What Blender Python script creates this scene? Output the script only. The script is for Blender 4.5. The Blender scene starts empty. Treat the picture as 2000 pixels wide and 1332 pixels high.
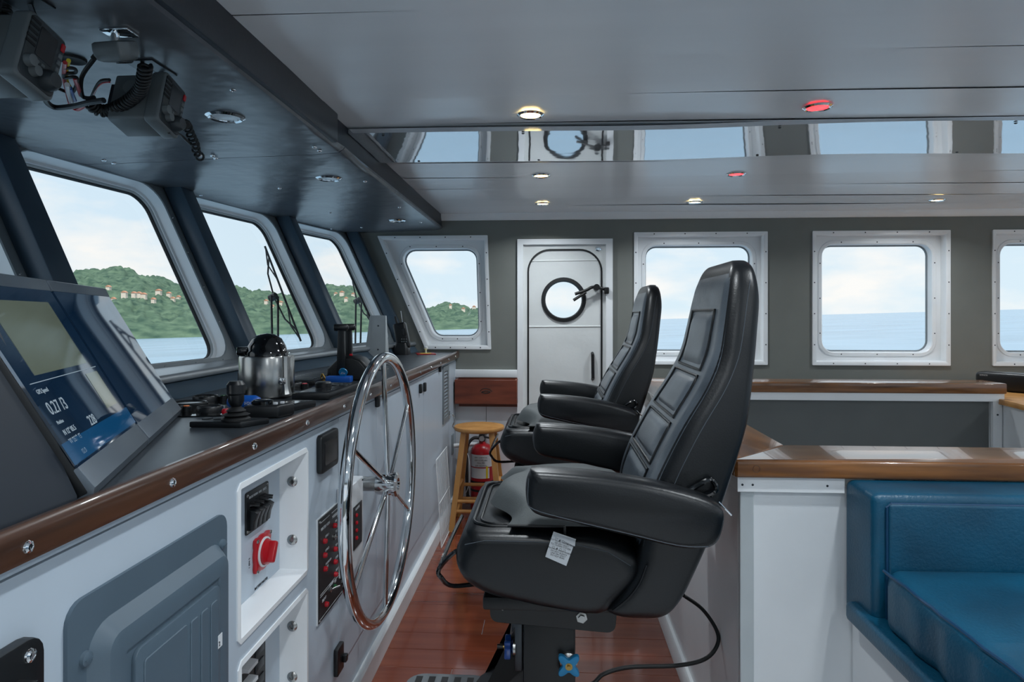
import bpy, bmesh, math, random
from mathutils import Vector, Matrix, Euler
from mathutils.geometry import tessellate_polygon
random.seed(7)
scene = bpy.context.scene
COL = scene.collection
# ---------------------------------------------------------------- camera
F = 1270.0; CAMZ = 1.30; VX, VY = 1075.0, 614.0
PSI = math.atan2(VX - 1000, F)
cd = bpy.data.cameras.new('camera'); cam = bpy.data.objects.new('camera', cd); COL.objects.link(cam)
cam.location = (0, 0, CAMZ); cam.rotation_euler = (math.pi/2, 0, PSI)
cd.sensor_width = 36; cd.lens = 36*F/2000; cd.shift_y = (VY-666)/2000
cd.clip_start = .02; cd.clip_end = 60000
scene.camera = cam
_c, _s = math.cos(PSI), math.sin(PSI)
def ray(px, py):
    u = (px-1000)/F; v = (VY-py)/F
    return Vector((-_s+u*_c, _c+u*_s, v))
def at(px, py, X=None, Y=None, Z=None):
    """real point seen at a photo pixel, on the plane X=, Y= or Z="""
    d = ray(px, py)
    t = X/d.x if X is not None else Y/d.y if Y is not None else (Z-CAMZ)/d.z
    return Vector((d.x*t, d.y*t, CAMZ+d.z*t))
def on_plane(px, py, p, n):
    d = ray(px, py); o = Vector((0, 0, CAMZ))
    return o + d*((p-o).dot(n)/d.dot(n))
# ---------------------------------------------------------------- world and exposure
vs = scene.view_settings
vs.view_transform = 'Standard'; vs.look = 'None'; vs.gamma = 1; vs.use_curve_mapping = False
vs.exposure = 0.32
SKY = 0.93
w = bpy.data.worlds.new('world'); scene.world = w; w.use_nodes = True
nt = w.node_tree; nt.nodes.clear()
def N(t, **k):
    n = nt.nodes.new(t)
    for a, b in k.items(): setattr(n, a, b)
    return n
out = N('ShaderNodeOutputWorld'); bg = N('ShaderNodeBackground'); tc = N('ShaderNodeTexCoord')
mp = N('ShaderNodeMapping'); mp.inputs['Scale'].default_value = (1, 1, 2.6)
n1 = N('ShaderNodeTexNoise'); n1.inputs['Scale'].default_value = 5.2; n1.inputs['Detail'].default_value = 7; n1.inputs['Roughness'].default_value = .55
cr = N('ShaderNodeValToRGB'); cr.color_ramp.elements[0].position = .44; cr.color_ramp.elements[1].position = .66
sx = N('ShaderNodeSeparateXYZ'); gr = N('ShaderNodeValToRGB')
gr.color_ramp.elements[0].position = .0; gr.color_ramp.elements[0].color = (.66, .775, .86, 1)
gr.color_ramp.elements[1].position = .6; gr.color_ramp.elements[1].color = (.52, .69, .90, 1)
mx = N('ShaderNodeMixRGB'); mx.inputs[2].default_value = (.90, .87, .855, 1)
L = nt.links.new
L(tc.outputs['Generated'], mp.inputs['Vector']); L(mp.outputs[0], n1.inputs['Vector']); L(n1.outputs[0], cr.inputs[0])
L(tc.outputs['Generated'], sx.inputs[0]); L(sx.outputs['Z'], gr.inputs[0])
L(gr.outputs[0], mx.inputs[1]); L(cr.outputs[0], mx.inputs[0]); L(mx.outputs[0], bg.inputs['Color'])
bg.inputs['Strength'].default_value = SKY; L(bg.outputs[0], out.inputs[0])
sl = bpy.data.lights.new('sun', 'SUN'); sun = bpy.data.objects.new('sun', sl); COL.objects.link(sun)
sl.energy = 3.0; sl.angle = math.radians(3); sl.color = (1, .96, .9); sun.rotation_euler = (math.radians(28), math.radians(8), 0)
# ---------------------------------------------------------------- materials
def lin(r, g, b):
    return tuple((c/255/12.92 if c/255 <= .04045 else ((c/255+.055)/1.055)**2.4) for c in (r, g, b)) + (1,)
M = {}
def mat(name, rgb, rough=.5, metal=0., spec=.5, var=.06, vscale=(8, 8, 8), bump=0., bscale=120., bdist=.002, emit=None, estr=0., rgb2=None, coat=0., detail=4, rvar=0.):
    m = bpy.data.materials.new(name); m.use_nodes = True; t = m.node_tree; b = t.nodes['Principled BSDF']
    c = lin(*rgb); c2 = lin(*rgb2) if rgb2 else tuple(max(0, x*(1-var*2)) for x in c[:3])+(1,)
    co = t.nodes.new('ShaderNodeTexCoord'); ma = t.nodes.new('ShaderNodeMapping'); ma.inputs['Scale'].default_value = vscale
    no = t.nodes.new('ShaderNodeTexNoise'); no.inputs['Scale'].default_value = 1; no.inputs['Detail'].default_value = detail
    ra = t.nodes.new('ShaderNodeValToRGB'); ra.color_ramp.elements[0].position = .3; ra.color_ramp.elements[1].position = .7
    ra.color_ramp.elements[0].color = c; ra.color_ramp.elements[1].color = c2
    t.links.new(co.outputs['Object'], ma.inputs[0]); t.links.new(ma.outputs[0], no.inputs['Vector']); t.links.new(no.outputs[0], ra.inputs[0])
    t.links.new(ra.outputs[0], b.inputs['Base Color'])
    b.inputs['Roughness'].default_value = rough; b.inputs['Metallic'].default_value = metal
    b.inputs['Specular IOR Level'].default_value = spec; b.inputs['Coat Weight'].default_value = coat
    if rvar:
        mr = t.nodes.new('ShaderNodeMapRange'); mr.inputs[3].default_value = rough-rvar; mr.inputs[4].default_value = rough+rvar
        t.links.new(no.outputs[0], mr.inputs[0]); t.links.new(mr.outputs[0], b.inputs['Roughness'])
    if bump:
        n2 = t.nodes.new('ShaderNodeTexNoise'); n2.inputs['Scale'].default_value = bscale; n2.inputs['Detail'].default_value = 3
        bu = t.nodes.new('ShaderNodeBump'); bu.inputs['Strength'].default_value = bump; bu.inputs['Distance'].default_value = bdist
        t.links.new(co.outputs['Object'], n2.inputs['Vector']); t.links.new(n2.outputs[0], bu.inputs['Height']); t.links.new(bu.outputs[0], b.inputs['Normal'])
    if emit:
        b.inputs['Emission Color'].default_value = lin(*emit); b.inputs['Emission Strength'].default_value = estr
    M[name] = m
    return m
mat('white_paint', (228, 232, 235), .32, var=.02)
mat('white_frame', (240, 243, 245), .3, var=.02)
mat('door_paint', (226, 229, 228), .38, var=.05, vscale=(3, 3, 6), bump=.25, bscale=35, bdist=.003)
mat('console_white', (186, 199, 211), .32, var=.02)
mat('white_plastic', (216, 219, 222), .35)
mat('ceiling_panel', (232, 235, 238), .24, var=.02, vscale=(.6, 9, 3), bump=.12, bscale=5, bdist=.006, rvar=.05)
mat('ceiling_gloss', (214, 219, 224), .035, metal=.8, var=.01, bump=.25, bscale=3.2, bdist=.005)
mat('grey_wall', (121, 124, 119), .55, var=.03)
mat('grey_panel', (96, 100, 99), .5, var=.03)
mat('soffit_vinyl', (90, 94, 100), .28, var=.12, vscale=(4, 5, 4), bump=.5, bscale=4.5, bdist=.02, detail=5)
mat('fascia_vinyl', (24, 31, 42), .42, var=.06, bump=.15, bscale=60)
mat('slate_paint', (70, 88, 103), .36, var=.10, vscale=(5, 5, 2))
mat('frame_metal', (196, 203, 206), .34, metal=.25, var=.05)
mat('frame_grey', (128, 137, 142), .45, metal=.2, var=.05)
mat('sill_metal', (178, 184, 188), .32, metal=.55, var=.08, vscale=(3, 3, 3))
mat('rubber_black', (18, 20, 22), .6)
mat('wood_trim', (88, 58, 42), .28, rgb2=(56, 37, 28), vscale=(30, 2.5, 40), coat=.4)
mat('wood_counter', (146, 96, 52), .22, rgb2=(82, 50, 27), vscale=(3.5, 30, 45), coat=.5)
mat('wood_counter_side', (146, 96, 52), .22, rgb2=(82, 50, 27), vscale=(30, 3.5, 45), coat=.5)
mat('floor_wood', (136, 70, 46), .15, rgb2=(108, 50, 32), vscale=(1.3, 16, 10), coat=.3, detail=6)
mat('floor_bounce', (206, 208, 210), .4, var=.05)  # unseen rest of the floor, made pale to bounce light onto the ceiling
mat('stool_wood', (206, 152, 88), .4, rgb2=(176, 122, 64), vscale=(12, 12, 3))
mat('mahogany', (128, 64, 42), .38, rgb2=(92, 42, 28), vscale=(4, 12, 24))
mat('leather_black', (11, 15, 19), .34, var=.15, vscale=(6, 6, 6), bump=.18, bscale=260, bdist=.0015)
mat('leather_worn_sheen', (84, 92, 100), .30, rgb2=(56, 63, 70), vscale=(9, 9, 9), bump=.22, bscale=200, bdist=.0015)  # worn leather, lightened further for window sheen on the chair fronts
mat('seam_thread', (70, 78, 86), .6)
mat('pad_fabric', (84, 89, 90), .66, var=.06, bump=.3, bscale=400)
mat('leather_blue', (4, 84, 114), .40, rgb2=(4, 60, 84), vscale=(4, 4, 4), bump=.3, bscale=160, bdist=.003)
mat('blue_welt', (8, 60, 94), .45)
mat('chrome', (225, 228, 230), .06, metal=1., var=.0)
mat('steel', (172, 172, 170), .24, metal=1., var=.03, vscale=(60, 60, 2), bump=.04, bscale=90)
mat('dark_steel', (70, 74, 78), .35, metal=.9)
mat('black_metal', (13, 14, 15), .4, var=.1)
mat('black_plastic', (20, 23, 26), .38, var=.1)
mat('black_gloss', (10, 12, 15), .06, var=.0, spec=.7)
mat('radio_plastic', (104, 110, 112), .4, var=.06)
mat('radio_face', (50, 56, 60), .4)
mat('screen_off', (24, 26, 30), .12)
mat('screen_glass', (12, 26, 42), .03, var=.0, spec=.9, emit=(12, 36, 60), estr=.30)
mat('screen_map', (98, 104, 88), .05, var=.1, emit=(84, 92, 80), estr=.32)
mat('screen_blue', (14, 56, 88), .05, var=.0, emit=(14, 66, 104), estr=.4)
mat('screen_text', (120, 130, 138), .4, emit=(150, 168, 180), estr=.35)
mat('bezel_grey', (104, 114, 124), .34, metal=.4)
mat('housing_dark', (44, 50, 58), .5, var=.05)
mat('counter_dark', (56, 62, 68), .30, var=.1, vscale=(3, 3, 3), rvar=.04, spec=.7)
mat('electric_grey', (84, 101, 114), .42, var=.04)
mat('red_plastic', (176, 22, 34), .3)
mat('red_led', (160, 20, 34), .25, emit=(200, 20, 36), estr=.06)
mat('green_led', (30, 90, 50), .3)
mat('red_glow', (255, 60, 60), .4, emit=(255, 50, 55), estr=3.0)
mat('red_paint', (168, 20, 30), .3)
mat('yellow', (228, 205, 40), .5)
mat('orange', (216, 110, 30), .5)
mat('blue_plastic', (18, 88, 178), .35)
mat('knob_blue', (30, 128, 178), .38)
mat('knob_dark_blue', (22, 62, 128), .38)
mat('paper', (214, 218, 222), .7)
mat('ink', (30, 34, 40), .6)
mat('white_ink', (205, 210, 214), .5)
mat('lamp_warm', (255, 236, 190), .4, emit=(255, 226, 160), estr=6.0)
mat('lamp_white', (226, 232, 236), .25)
mat('brass', (170, 140, 80), .3, metal=1.)
mat('gauge_face', (196, 204, 210), .2)
mat('cable_black', (16, 18, 20), .5)
mat('footrest_grey', (112, 118, 122), .6)
mat('gap_dark', (22, 24, 26), .7)
mat('house_wall', (228, 214, 200), .7)
mat('house_roof', (196, 140, 112), .7)
mat('roof_slab', (200, 204, 208), .7)
for k_ in ('screen_glass', 'screen_map', 'screen_blue'): M[k_].node_tree.nodes['Principled BSDF'].inputs['IOR'].default_value = 2.1
def glass_mat():
    m = bpy.data.materials.new('pane_glass'); m.use_nodes = True; t = m.node_tree; t.nodes.clear()
    o = t.nodes.new('ShaderNodeOutputMaterial'); mi = t.nodes.new('ShaderNodeMixShader'); fr = t.nodes.new('ShaderNodeFresnel'); fr.inputs[0].default_value = 1.25
    tr = t.nodes.new('ShaderNodeBsdfTransparent'); tr.inputs[0].default_value = (.97, .985, .98, 1); gl = t.nodes.new('ShaderNodeBsdfGlossy'); gl.inputs['Roughness'].default_value = .01
    ge = t.nodes.new('ShaderNodeNewGeometry'); sb = t.nodes.new('ShaderNodeMath'); sb.operation = 'SUBTRACT'; sb.inputs[0].default_value = 1; mu = t.nodes.new('ShaderNodeMath'); mu.operation = 'MULTIPLY'
    t.links.new(ge.outputs['Backfacing'], sb.inputs[1]); t.links.new(sb.outputs[0], mu.inputs[0]); t.links.new(fr.outputs[0], mu.inputs[1])
    t.links.new(mu.outputs[0], mi.inputs[0]); t.links.new(tr.outputs[0], mi.inputs[1]); t.links.new(gl.outputs[0], mi.inputs[2]); t.links.new(mi.outputs[0], o.inputs[0])
    M['pane_glass'] = m
glass_mat()
def sea_mat():
    m = mat('sea_water', (136, 166, 188), .25, var=.12, vscale=(.004, .03, 1), spec=.5)
    t = m.node_tree; b = t.nodes['Principled BSDF']; co = t.nodes.new('ShaderNodeTexCoord'); ma = t.nodes.new('ShaderNodeMapping'); ma.inputs['Scale'].default_value = (.12, .3, 1)
    n2 = t.nodes.new('ShaderNodeTexNoise'); n2.inputs['Scale'].default_value = 1; n2.inputs['Detail'].default_value = 8; n2.inputs['Roughness'].default_value = .65
    bu = t.nodes.new('ShaderNodeBump'); bu.inputs['Strength'].default_value = .35; bu.inputs['Distance'].default_value = .8
    t.links.new(co.outputs['Object'], ma.inputs[0]); t.links.new(ma.outputs[0], n2.inputs['Vector']); t.links.new(n2.outputs[0], bu.inputs['Height']); t.links.new(bu.outputs[0], b.inputs['Normal'])
sea_mat()
mat('hill_forest', (100, 122, 100), .9, rgb2=(52, 76, 66), vscale=(.05, .05, .12), detail=10, spec=.1)  # greens greyed to put distance haze into the colour
# ---------------------------------------------------------------- mesh helpers
V = Vector
class MB:
    def __init__(s): s.bm = bmesh.new()
    def _merge(s, tmp, mtx=None):
        if mtx is not None: bmesh.ops.transform(tmp, matrix=mtx, verts=tmp.verts)
        me = bpy.data.meshes.new('tmp'); tmp.to_mesh(me); tmp.free(); s.bm.from_mesh(me); bpy.data.meshes.remove(me)
    def box(s, c, size, rot=None, bevel=0., seg=2):
        t = bmesh.new(); bmesh.ops.create_cube(t, size=1)
        bmesh.ops.scale(t, vec=size, verts=t.verts)
        if bevel: bmesh.ops.bevel(t, geom=t.edges[:], offset=bevel, segments=seg, profile=.5, affect='EDGES')
        R = Matrix.Identity(4)
        if rot is not None: R = rot.to_4x4() if isinstance(rot, Matrix) else Euler(rot).to_matrix().to_4x4()
        s._merge(t, Matrix.Translation(V(c)) @ R); return s
    def box2(s, a, b, bevel=0., seg=2):
        a, b = V(a), V(b)
        return s.box((a+b)/2, [abs(b[i]-a[i]) for i in range(3)], None, bevel, seg)
    def prism(s, pts, f, c0, c1, bevel=0., seg=2):
        t = bmesh.new(); n = len(pts)
        A = [t.verts.new(f(p[0], p[1], c0)) for p in pts]; B = [t.verts.new(f(p[0], p[1], c1)) for p in pts]
        t.faces.new(A); t.faces.new(B[::-1])
        for i in range(n): t.faces.new((A[i], B[i], B[(i+1) % n], A[(i+1) % n]))
        bmesh.ops.recalc_face_normals(t, faces=t.faces)
        if bevel:
            es = [e for e in t.edges if any(len(fc.verts) > 4 or n == 4 for fc in e.link_faces) and e.calc_face_angle(0) > .6]
            bmesh.ops.bevel(t, geom=es, offset=bevel, segments=seg, profile=.5, affect='EDGES', clamp_overlap=True)
        s._merge(t); return s
    def loft(s, rings, cap=True, closed=True):
        bm = s.bm; R = [[bm.verts.new(p) for p in r] for r in rings]; n = len(R[0])
        for a, b in zip(R, R[1:]):
            for i in range(n if closed else n-1):
                j = (i+1) % n
                bm.faces.new((a[i], a[j], b[j], b[i]))
        if cap and closed:
            bm.faces.new(R[0][::-1]); bm.faces.new(R[-1])
        return s
    def grid(s, fn, nu, nv):
        return s.loft([[fn(i/nu, j/nv) for i in range(nu+1)] for j in range(nv+1)], cap=False, closed=False)
    def tube(s, pts, r, seg=8, closed=False):
        pts = [V(p) for p in pts]; n = len(pts); rings = []; up = None
        for i, p in enumerate(pts):
            a = pts[(i-1) % n] if (closed or i > 0) else p
            b = pts[(i+1) % n] if (closed or i < n-1) else p
            d = (b-a).normalized()
            if up is None:
                up = d.orthogonal().normalized()
            else:
                up = (up - d*up.dot(d))
                up = up.normalized() if up.length > 1e-6 else d.orthogonal().normalized()
            sd = d.cross(up); rr = r[i] if isinstance(r, (list, tuple)) else r
            rings.append([p + up*(rr*math.cos(k*2*math.pi/seg)) + sd*(rr*math.sin(k*2*math.pi/seg)) for k in range(seg)])
        if closed: rings.append(rings[0]); s.loft(rings, cap=False); bmesh.ops.remove_doubles(s.bm, verts=s.bm.verts, dist=1e-6)
        else: s.loft(rings)
        return s
    def cyl(s, a, b, r, r2=None, seg=16):
        return s.tube([a, b], [r, r if r2 is None else r2], seg)
    def lathe(s, prof, o, axis=(0, 0, 1), seg=24):
        axis = V(axis).normalized(); u = axis.orthogonal().normalized(); v = axis.cross(u); o = V(o)
        rings = [[o+axis*h+u*(max(r, 1e-4)*math.cos(k*2*math.pi/seg))+v*(max(r, 1e-4)*math.sin(k*2*math.pi/seg)) for k in range(seg)] for r, h in prof]
        return s.loft(rings)
    def slab(s, f, outer, holes, d0, d1):
        loops = [outer]+holes; fl = [p for l in loops for p in l]
        tris = tessellate_polygon([[V((p[0], p[1], 0)) for p in l] for l in loops])
        bm = s.bm; A = [bm.verts.new(f(p[0], p[1], d1)) for p in fl]; B = [bm.verts.new(f(p[0], p[1], d0)) for p in fl]
        for t in tris:
            try: bm.faces.new([A[i] for i in t]); bm.faces.new([B[i] for i in t][::-1])
            except ValueError: pass
        k = 0
        for l in loops:
            n = len(l)
            for i in range(n):
                j = (i+1) % n
                try: bm.faces.new((A[k+i], A[k+j], B[k+j], B[k+i]))
                except ValueError: pass
            k += n
        return s
    def ring(s, f, pts, r, prof, seg=6, closed=True):
        rings = [[f(x, y, d) for x, y in rpoly(pts, r, o, seg)] for o, d in prof]
        if closed: rings.append(rings[0])
        s.loft(rings, cap=False)
        bmesh.ops.remove_doubles(s.bm, verts=s.bm.verts, dist=1e-6); return s
    def xform(s, m): bmesh.ops.transform(s.bm, matrix=m, verts=s.bm.verts); return s
def rpoly(pts, r, off=0., seg=6):
    """convex polygon (counter-clockwise) moved out by off, corners rounded"""
    n = len(pts); P2 = [V((p[0], p[1])) for p in pts]
    rr = list(r) if isinstance(r, (list, tuple)) else [r]*n
    ed = []
    for i in range(n):
        d = (P2[(i+1) % n]-P2[i]).normalized(); nn = V((d.y, -d.x)); ed.append((P2[i]+nn*off, d))
    outp = []
    for i in range(n):
        p1, d1 = ed[i-1]; p2, d2 = ed[i]
        cr_ = d1.x*d2.y-d1.y*d2.x
        t = ((p2-p1).x*d2.y-(p2-p1).y*d2.x)/cr_; c = p1+d1*t
        if seg == 0: outp.append((c.x, c.y)); continue
        R = max(rr[i]+off, .0005); ang = math.acos(max(-1, min(1, d1.dot(d2)))); k = R*math.tan(ang/2)
        a = c-d1*k; n1_ = V((-d1.y, d1.x)); ce = a+n1_*R
        a0 = math.atan2((a-ce).y, (a-ce).x)
        for q in range(seg+1):
            th = a0+ang*q/seg; outp.append((ce.x+R*math.cos(th), ce.y+R*math.sin(th)))
    return outp
def rect(a, b, c, d): return [(a, c), (b, c), (b, d), (a, d)]
def link(o, parent):
    COL.objects.link(o)
    if parent is not None:
        o.parent = parent
        if parent.type == 'EMPTY': o.matrix_parent_inverse = Matrix.Translation(-parent.location)
def obj(name, mb, m, parent=None, smooth=38, kind=None, label=None):
    bm = mb.bm
    bmesh.ops.recalc_face_normals(bm, faces=bm.faces)
    me = bpy.data.meshes.new(name); bm.to_mesh(me); bm.free()
    me.materials.append(M[m] if isinstance(m, str) else m)
    if smooth:
        me.polygons.foreach_set('use_smooth', [True]*len(me.polygons)); me.set_sharp_from_angle(angle=math.radians(smooth))
    o = bpy.data.objects.new(name, me); link(o, parent)
    if kind: o['kind'] = kind
    if label: o['label'] = label
    return o
def thing(name, label, cat, loc=(0, 0, 0), group=None, kind=None):
    o = bpy.data.objects.new(name, None); COL.objects.link(o); o.location = loc; o.empty_display_size = .05
    return tag(o, label, cat, group, kind)
def tag(o, label, cat, group=None, kind=None):
    o['label'] = label; o['category'] = cat
    if group: o['group'] = group
    if kind: o['kind'] = kind
    return o
def dup(root, off, label=None):
    r = root.copy(); COL.objects.link(r); r.location = root.location+V(off)
    if label: r['label'] = label
    def kids(a, b):
        for ch in a.children:
            c = ch.copy(); COL.objects.link(c); c.parent = b; c.matrix_parent_inverse = ch.matrix_parent_inverse.copy(); kids(ch, c)
    kids(root, r); return r
def text(s, size, o, xd, yd, m, parent, name='lettering', align='LEFT', thick=.0004):
    cu = bpy.data.curves.new('t', 'FONT'); cu.body = s; cu.size = size; cu.extrude = thick; cu.align_x = align
    ob = bpy.data.objects.new('t', cu); COL.objects.link(ob)
    me = bpy.data.meshes.new_from_object(ob.evaluated_get(bpy.context.evaluated_depsgraph_get()))
    bpy.data.objects.remove(ob); bpy.data.curves.remove(cu)
    xd, yd = V(xd).normalized(), V(yd).normalized(); zd = xd.cross(yd)
    mt = Matrix((xd, yd, zd)).transposed().to_4x4(); mt.translation = V(o); me.transform(mt)
    me.materials.clear(); me.materials.append(M[m]); me.name = name
    r = bpy.data.objects.new(name, me); link(r, parent); return r
def spl(pts, n=6, closed=False):
    """Catmull-Rom through the points"""
    pts = [V(p) for p in pts]; m = len(pts); o = []
    for i in range(m if closed else m-1):
        p0 = pts[(i-1) % m] if (closed or i > 0) else pts[i]; p1 = pts[i]; p2 = pts[(i+1) % m]
        p3 = pts[(i+2) % m] if (closed or i < m-2) else p2
        for k in range(n):
            t = k/n
            o.append(.5*((2*p1)+(p2-p0)*t+(2*p0-5*p1+4*p2-p3)*t*t+(3*p1-p0-3*p2+p3)*t**3))
    if not closed: o.append(pts[-1])
    return o
def coil(path, R, r, turns, seg=6, per=12):
    pts = spl(path, 10); Ls = [0]
    for a, b in zip(pts, pts[1:]): Ls.append(Ls[-1]+(b-a).length)
    tot = Ls[-1]; o = []; nn = int(turns*per); up = None
    for i in range(nn+1):
        q = tot*i/nn; k = 0
        while k < len(Ls)-2 and Ls[k+1] < q: k += 1
        f = (q-Ls[k])/max(1e-9, Ls[k+1]-Ls[k]); p = pts[k].lerp(pts[k+1], f); d = (pts[k+1]-pts[k]).normalized()
        up = d.orthogonal().normalized() if up is None else (up-d*up.dot(d)).normalized()
        sd = d.cross(up); th = 2*math.pi*i/per
        o.append(p+up*(R*math.cos(th))+sd*(R*math.sin(th)))
    return MB().tube(o, r, seg)
def screw(mb, p, n, r=.006, h=.003):
    n = V(n).normalized(); mb.lathe([(r, 0), (r*.9, h*.6), (r*.55, h), (r*.5, h*.75), (0, h*.7)], p, n, 10)
XZ = lambda a, b, c: V((a, c, b))     # profile in X,Z along Y
YZ = lambda a, b, c: V((c, a, b))     # profile in Y,Z along X
XY = lambda a, b, c: V((a, b, c))
# ================================================================ the setting
YF = 4.45; YN = -2.45; XA = 4.2; ZC = 1.99
FX = -.65                      # console face
# floor
fl = obj('floor', MB().box2((-1.3, YN, -.06), (XA, YF, -.004)), 'floor_bounce', kind='structure')
tag(fl, 'glossy reddish brown laminate plank floor of the wheelhouse', 'floor')
rows = int((YF-1.2)/.13); plank_me = {}
for i in range(rows+1):
    y0 = 1.2+i*.13; y1 = min(y0+.13, YF)
    cuts = [-.64, -.64+.25+.55*((i*.382) % 1), .475]
    for a, b in zip(cuts, cuts[1:]):
        obj('plank', MB().box2((a+.0008, y0+.0008, -.004), (b-.0008, y1-.0008, random.uniform(-.0004, .0004)), .0012, 1), 'floor_wood', fl, smooth=0)
# ceiling: base and planks, each a touch out of level
ce = obj('ceiling', MB().box2((-1.95, YN-.15, ZC+.012), (XA+.1, YF+.15, ZC+.09)), 'roof_slab', kind='structure')
tag(ce, 'low white plank ceiling with a mirror-bright cover strip', 'ceiling')
y = YF; k = 0
while y > YN:
    y0 = max(y-.30, YN); tilt = (.0, .004, -.003, .002, -.004, .003)[k % 6]
    mb = MB(); mb.grid(lambda a, b, y0=y0, y1=y, tl=tilt: V((-.76+(XA+.76)*a, y0+.0012+(y1-y0-.0024)*b, ZC-.001+tl*(b-.5)*2*.5+.0035*math.sin(a*9+y0*3))), 24, 6)
    mb.grid(lambda a, b, y0=y0, y1=y: V((-.76+(XA+.76)*a, y0+.0012+(y1-y0-.0024)*b, ZC+.011)), 2, 2)
    obj('plank', mb, 'ceiling_panel', ce, smooth=0).data.polygons.foreach_set('use_smooth', [True]*(24*6+4))
    y = y0; k += 1
def bow(x): return .010*math.exp(-((x-1.25)/.55)**2)-.006*math.exp(-((x-.35)/.4)**2)
mb = MB(); Y0, Y1 = 2.36, 2.815
f = lambda a, b, z: V((-.745+3.6*a, Y0+(Y1-Y0)*b, z+bow(-.745+3.6*a)))
ns = 40
for j in range(ns):
    a0, a1 = j/ns, (j+1)/ns
R = []
for j in range(ns+1):
    a = j/ns
    R.append([f(a, 0, ZC-.022), f(a, 0, ZC-.006), f(a, 1, ZC-.002), f(a, 1, ZC-.0245)])
mb.loft(R)
st = obj('cover_strip', mb, 'ceiling_gloss', ce, label='glossy white strip mirroring the windows')
mb = MB()
for X in (-.62, -.1, .82, 1.63, 2.4):
    for yy in (Y0+.022, Y1-.02): screw(mb, (X+(.05 if yy > 2.6 else 0), yy, ZC-.0245+bow(X)), (0, 0, -1), .006)
obj('screw_heads', mb, 'dark_steel', st, kind='stuff')
tr = obj('trim_cornice', MB().prism([(YF-.035, 1.995), (YF-.03, 1.963), (YF-.012, 1.945), (YF, 1.945), (YF, 1.995)], YZ, -.75, XA), 'white_frame', kind='structure')
tag(tr, 'white cornice strip along the top of the grey far wall', 'trim')

# ---------------- far wall with windows and door
ff = lambda a, b, d: V((a, YF-d, b))
W0 = [(-.86, 1.06), (-.405, 1.06), (-.43, 1.843), (-1.197, 1.843)]
def sq(x0): return rect(x0, x0+.885, .962, 1.855)
FW = [W0, sq(.565), sq(1.743), sq(2.895)]
DO = [(-.225, -.01), (.42, -.01), (.42, 1.812), (-.225, 1.812)]     # door frame, outer
inset = lambda p, o: rpoly(p, 0, o, 0)
wf = obj('wall_far', MB().slab(ff, [(-1.07, -.02), (XA, -.02), (XA, 2.05), (-1.5, 2.05), (-1.41, 1.86), (-1.07, 1.12)],
        [rpoly(p, .0, -.015, 1) for p in FW]+[rpoly(rect(-.15, .345, .02, 1.74), .14, 0, 6)], -.13, 0), 'grey_wall', kind='structure', smooth=0)
tag(wf, 'matt grey green side wall holding the square windows and the door', 'wall')
WN = ['window with a raked left edge framed in white above the console', 'square white framed window half hidden behind the chair backs',
      'square white framed window in full view over the stairwell ledge', 'square white framed window cut off by the right picture edge']
def far_window(i, p):
    t = thing('window_%d' % (i+1), WN[i], 'window', ff(sum(q[0] for q in p)/4, p[0][1], 0), kind='structure')
    op = rpoly(p, 0, -.087, 0)
    r = .075
    # casing: thin rim standing proud, splayed plate, rounded inner frame and reveal
    obj('casing', MB().ring(ff, p, .004, [(0, 0), (0, .012), (-.018, .012), (-.026, .006), (-.03, -.055), (-.03, -.06), (.0, -.06)], 2), 'white_frame', t)
    obj('plate', MB().slab(ff, rpoly(p, 0, -.029, 0), [rpoly(op, r, .03, 6)], -.062, -.05), 'white_frame', t)
    obj('inner_frame', MB().ring(ff, op, r, [(.032, -.052), (.026, -.044), (.008, -.044), (.002, -.05), (.0, -.10), (-.006, -.104), (-.006, -.114), (.032, -.114)]), 'white_frame', t)
    obj('gasket', MB().ring(ff, op, r, [(.001, -.098), (-.007, -.1), (-.009, -.106), (-.004, -.112), (.001, -.112)]), 'frame_grey', t)
    obj('pane', MB().slab(ff, rpoly(op, r, -.003, 6), [], -.112, -.106), 'pane_glass', t, smooth=0)
    mb = MB()
    for o, d, n in ((-.012, .012, 4), (.017-.087, -.044, 3)):
        q = rpoly(p, 0, o, 0); q = q if len(q) == 4 else q[::1]
        for e in range(4):
            a, b = V(q[e]), V(q[(e+1) % 4])
            for s in range(n):
                c = a.lerp(b, (s+.6)/(n+.2)); screw(mb, ff(c.x, c.y, d), (0, -1, 0), .0042, .002)
    obj('screw_heads', mb, 'dark_steel', t, kind='stuff')
for i, p in enumerate(FW): far_window(i, p)
# door
t = thing('door_1', 'white weathertight cabin door with a round porthole and black seal', 'door', (.1, YF, 0), kind='structure')
obj('door_frame', MB().slab(ff, DO, [rect(-.185, .375, .0, 1.775)], 0, .03), 'white_frame', t, smooth=0)
obj('recess_plate', MB().slab(ff, rect(-.186, .376, .0, 1.776), [rpoly(rect(-.155, .35, .03, 1.745), .15, 0, 8)], -.02, .006), 'door_paint', t, smooth=0)
DL = rect(-.15, .345, .035, 1.738); PO = (.09, 1.40)
circ = lambda r, n=40: [(PO[0]+r*math.cos(2*math.pi*k/n), PO[1]+r*math.sin(2*math.pi*k/n)) for k in range(n)]
lf = obj('door_leaf', MB().slab(ff, rpoly(DL, .148, 0, 10), [circ(.135)], -.05, .002), 'door_paint', t, smooth=30)
obj('seal', MB().ring(ff, DL, .148, [(-.004, .0), (-.004, .008), (.008, .008), (.008, .0)], 10), 'rubber_black', t)
mb = MB(); mb.ring(ff, [(PO[0]-.13, PO[1]-.13), (PO[0]+.13, PO[1]-.13), (PO[0]+.13, PO[1]+.13), (PO[0]-.13, PO[1]+.13)], .1299, [(.022, .002), (.022, .012), (.0, .014), (-.006, .0), (-.006, -.05), (.004, -.05)], 10)
obj('porthole_ring', mb, 'rubber_black', t)
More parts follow.
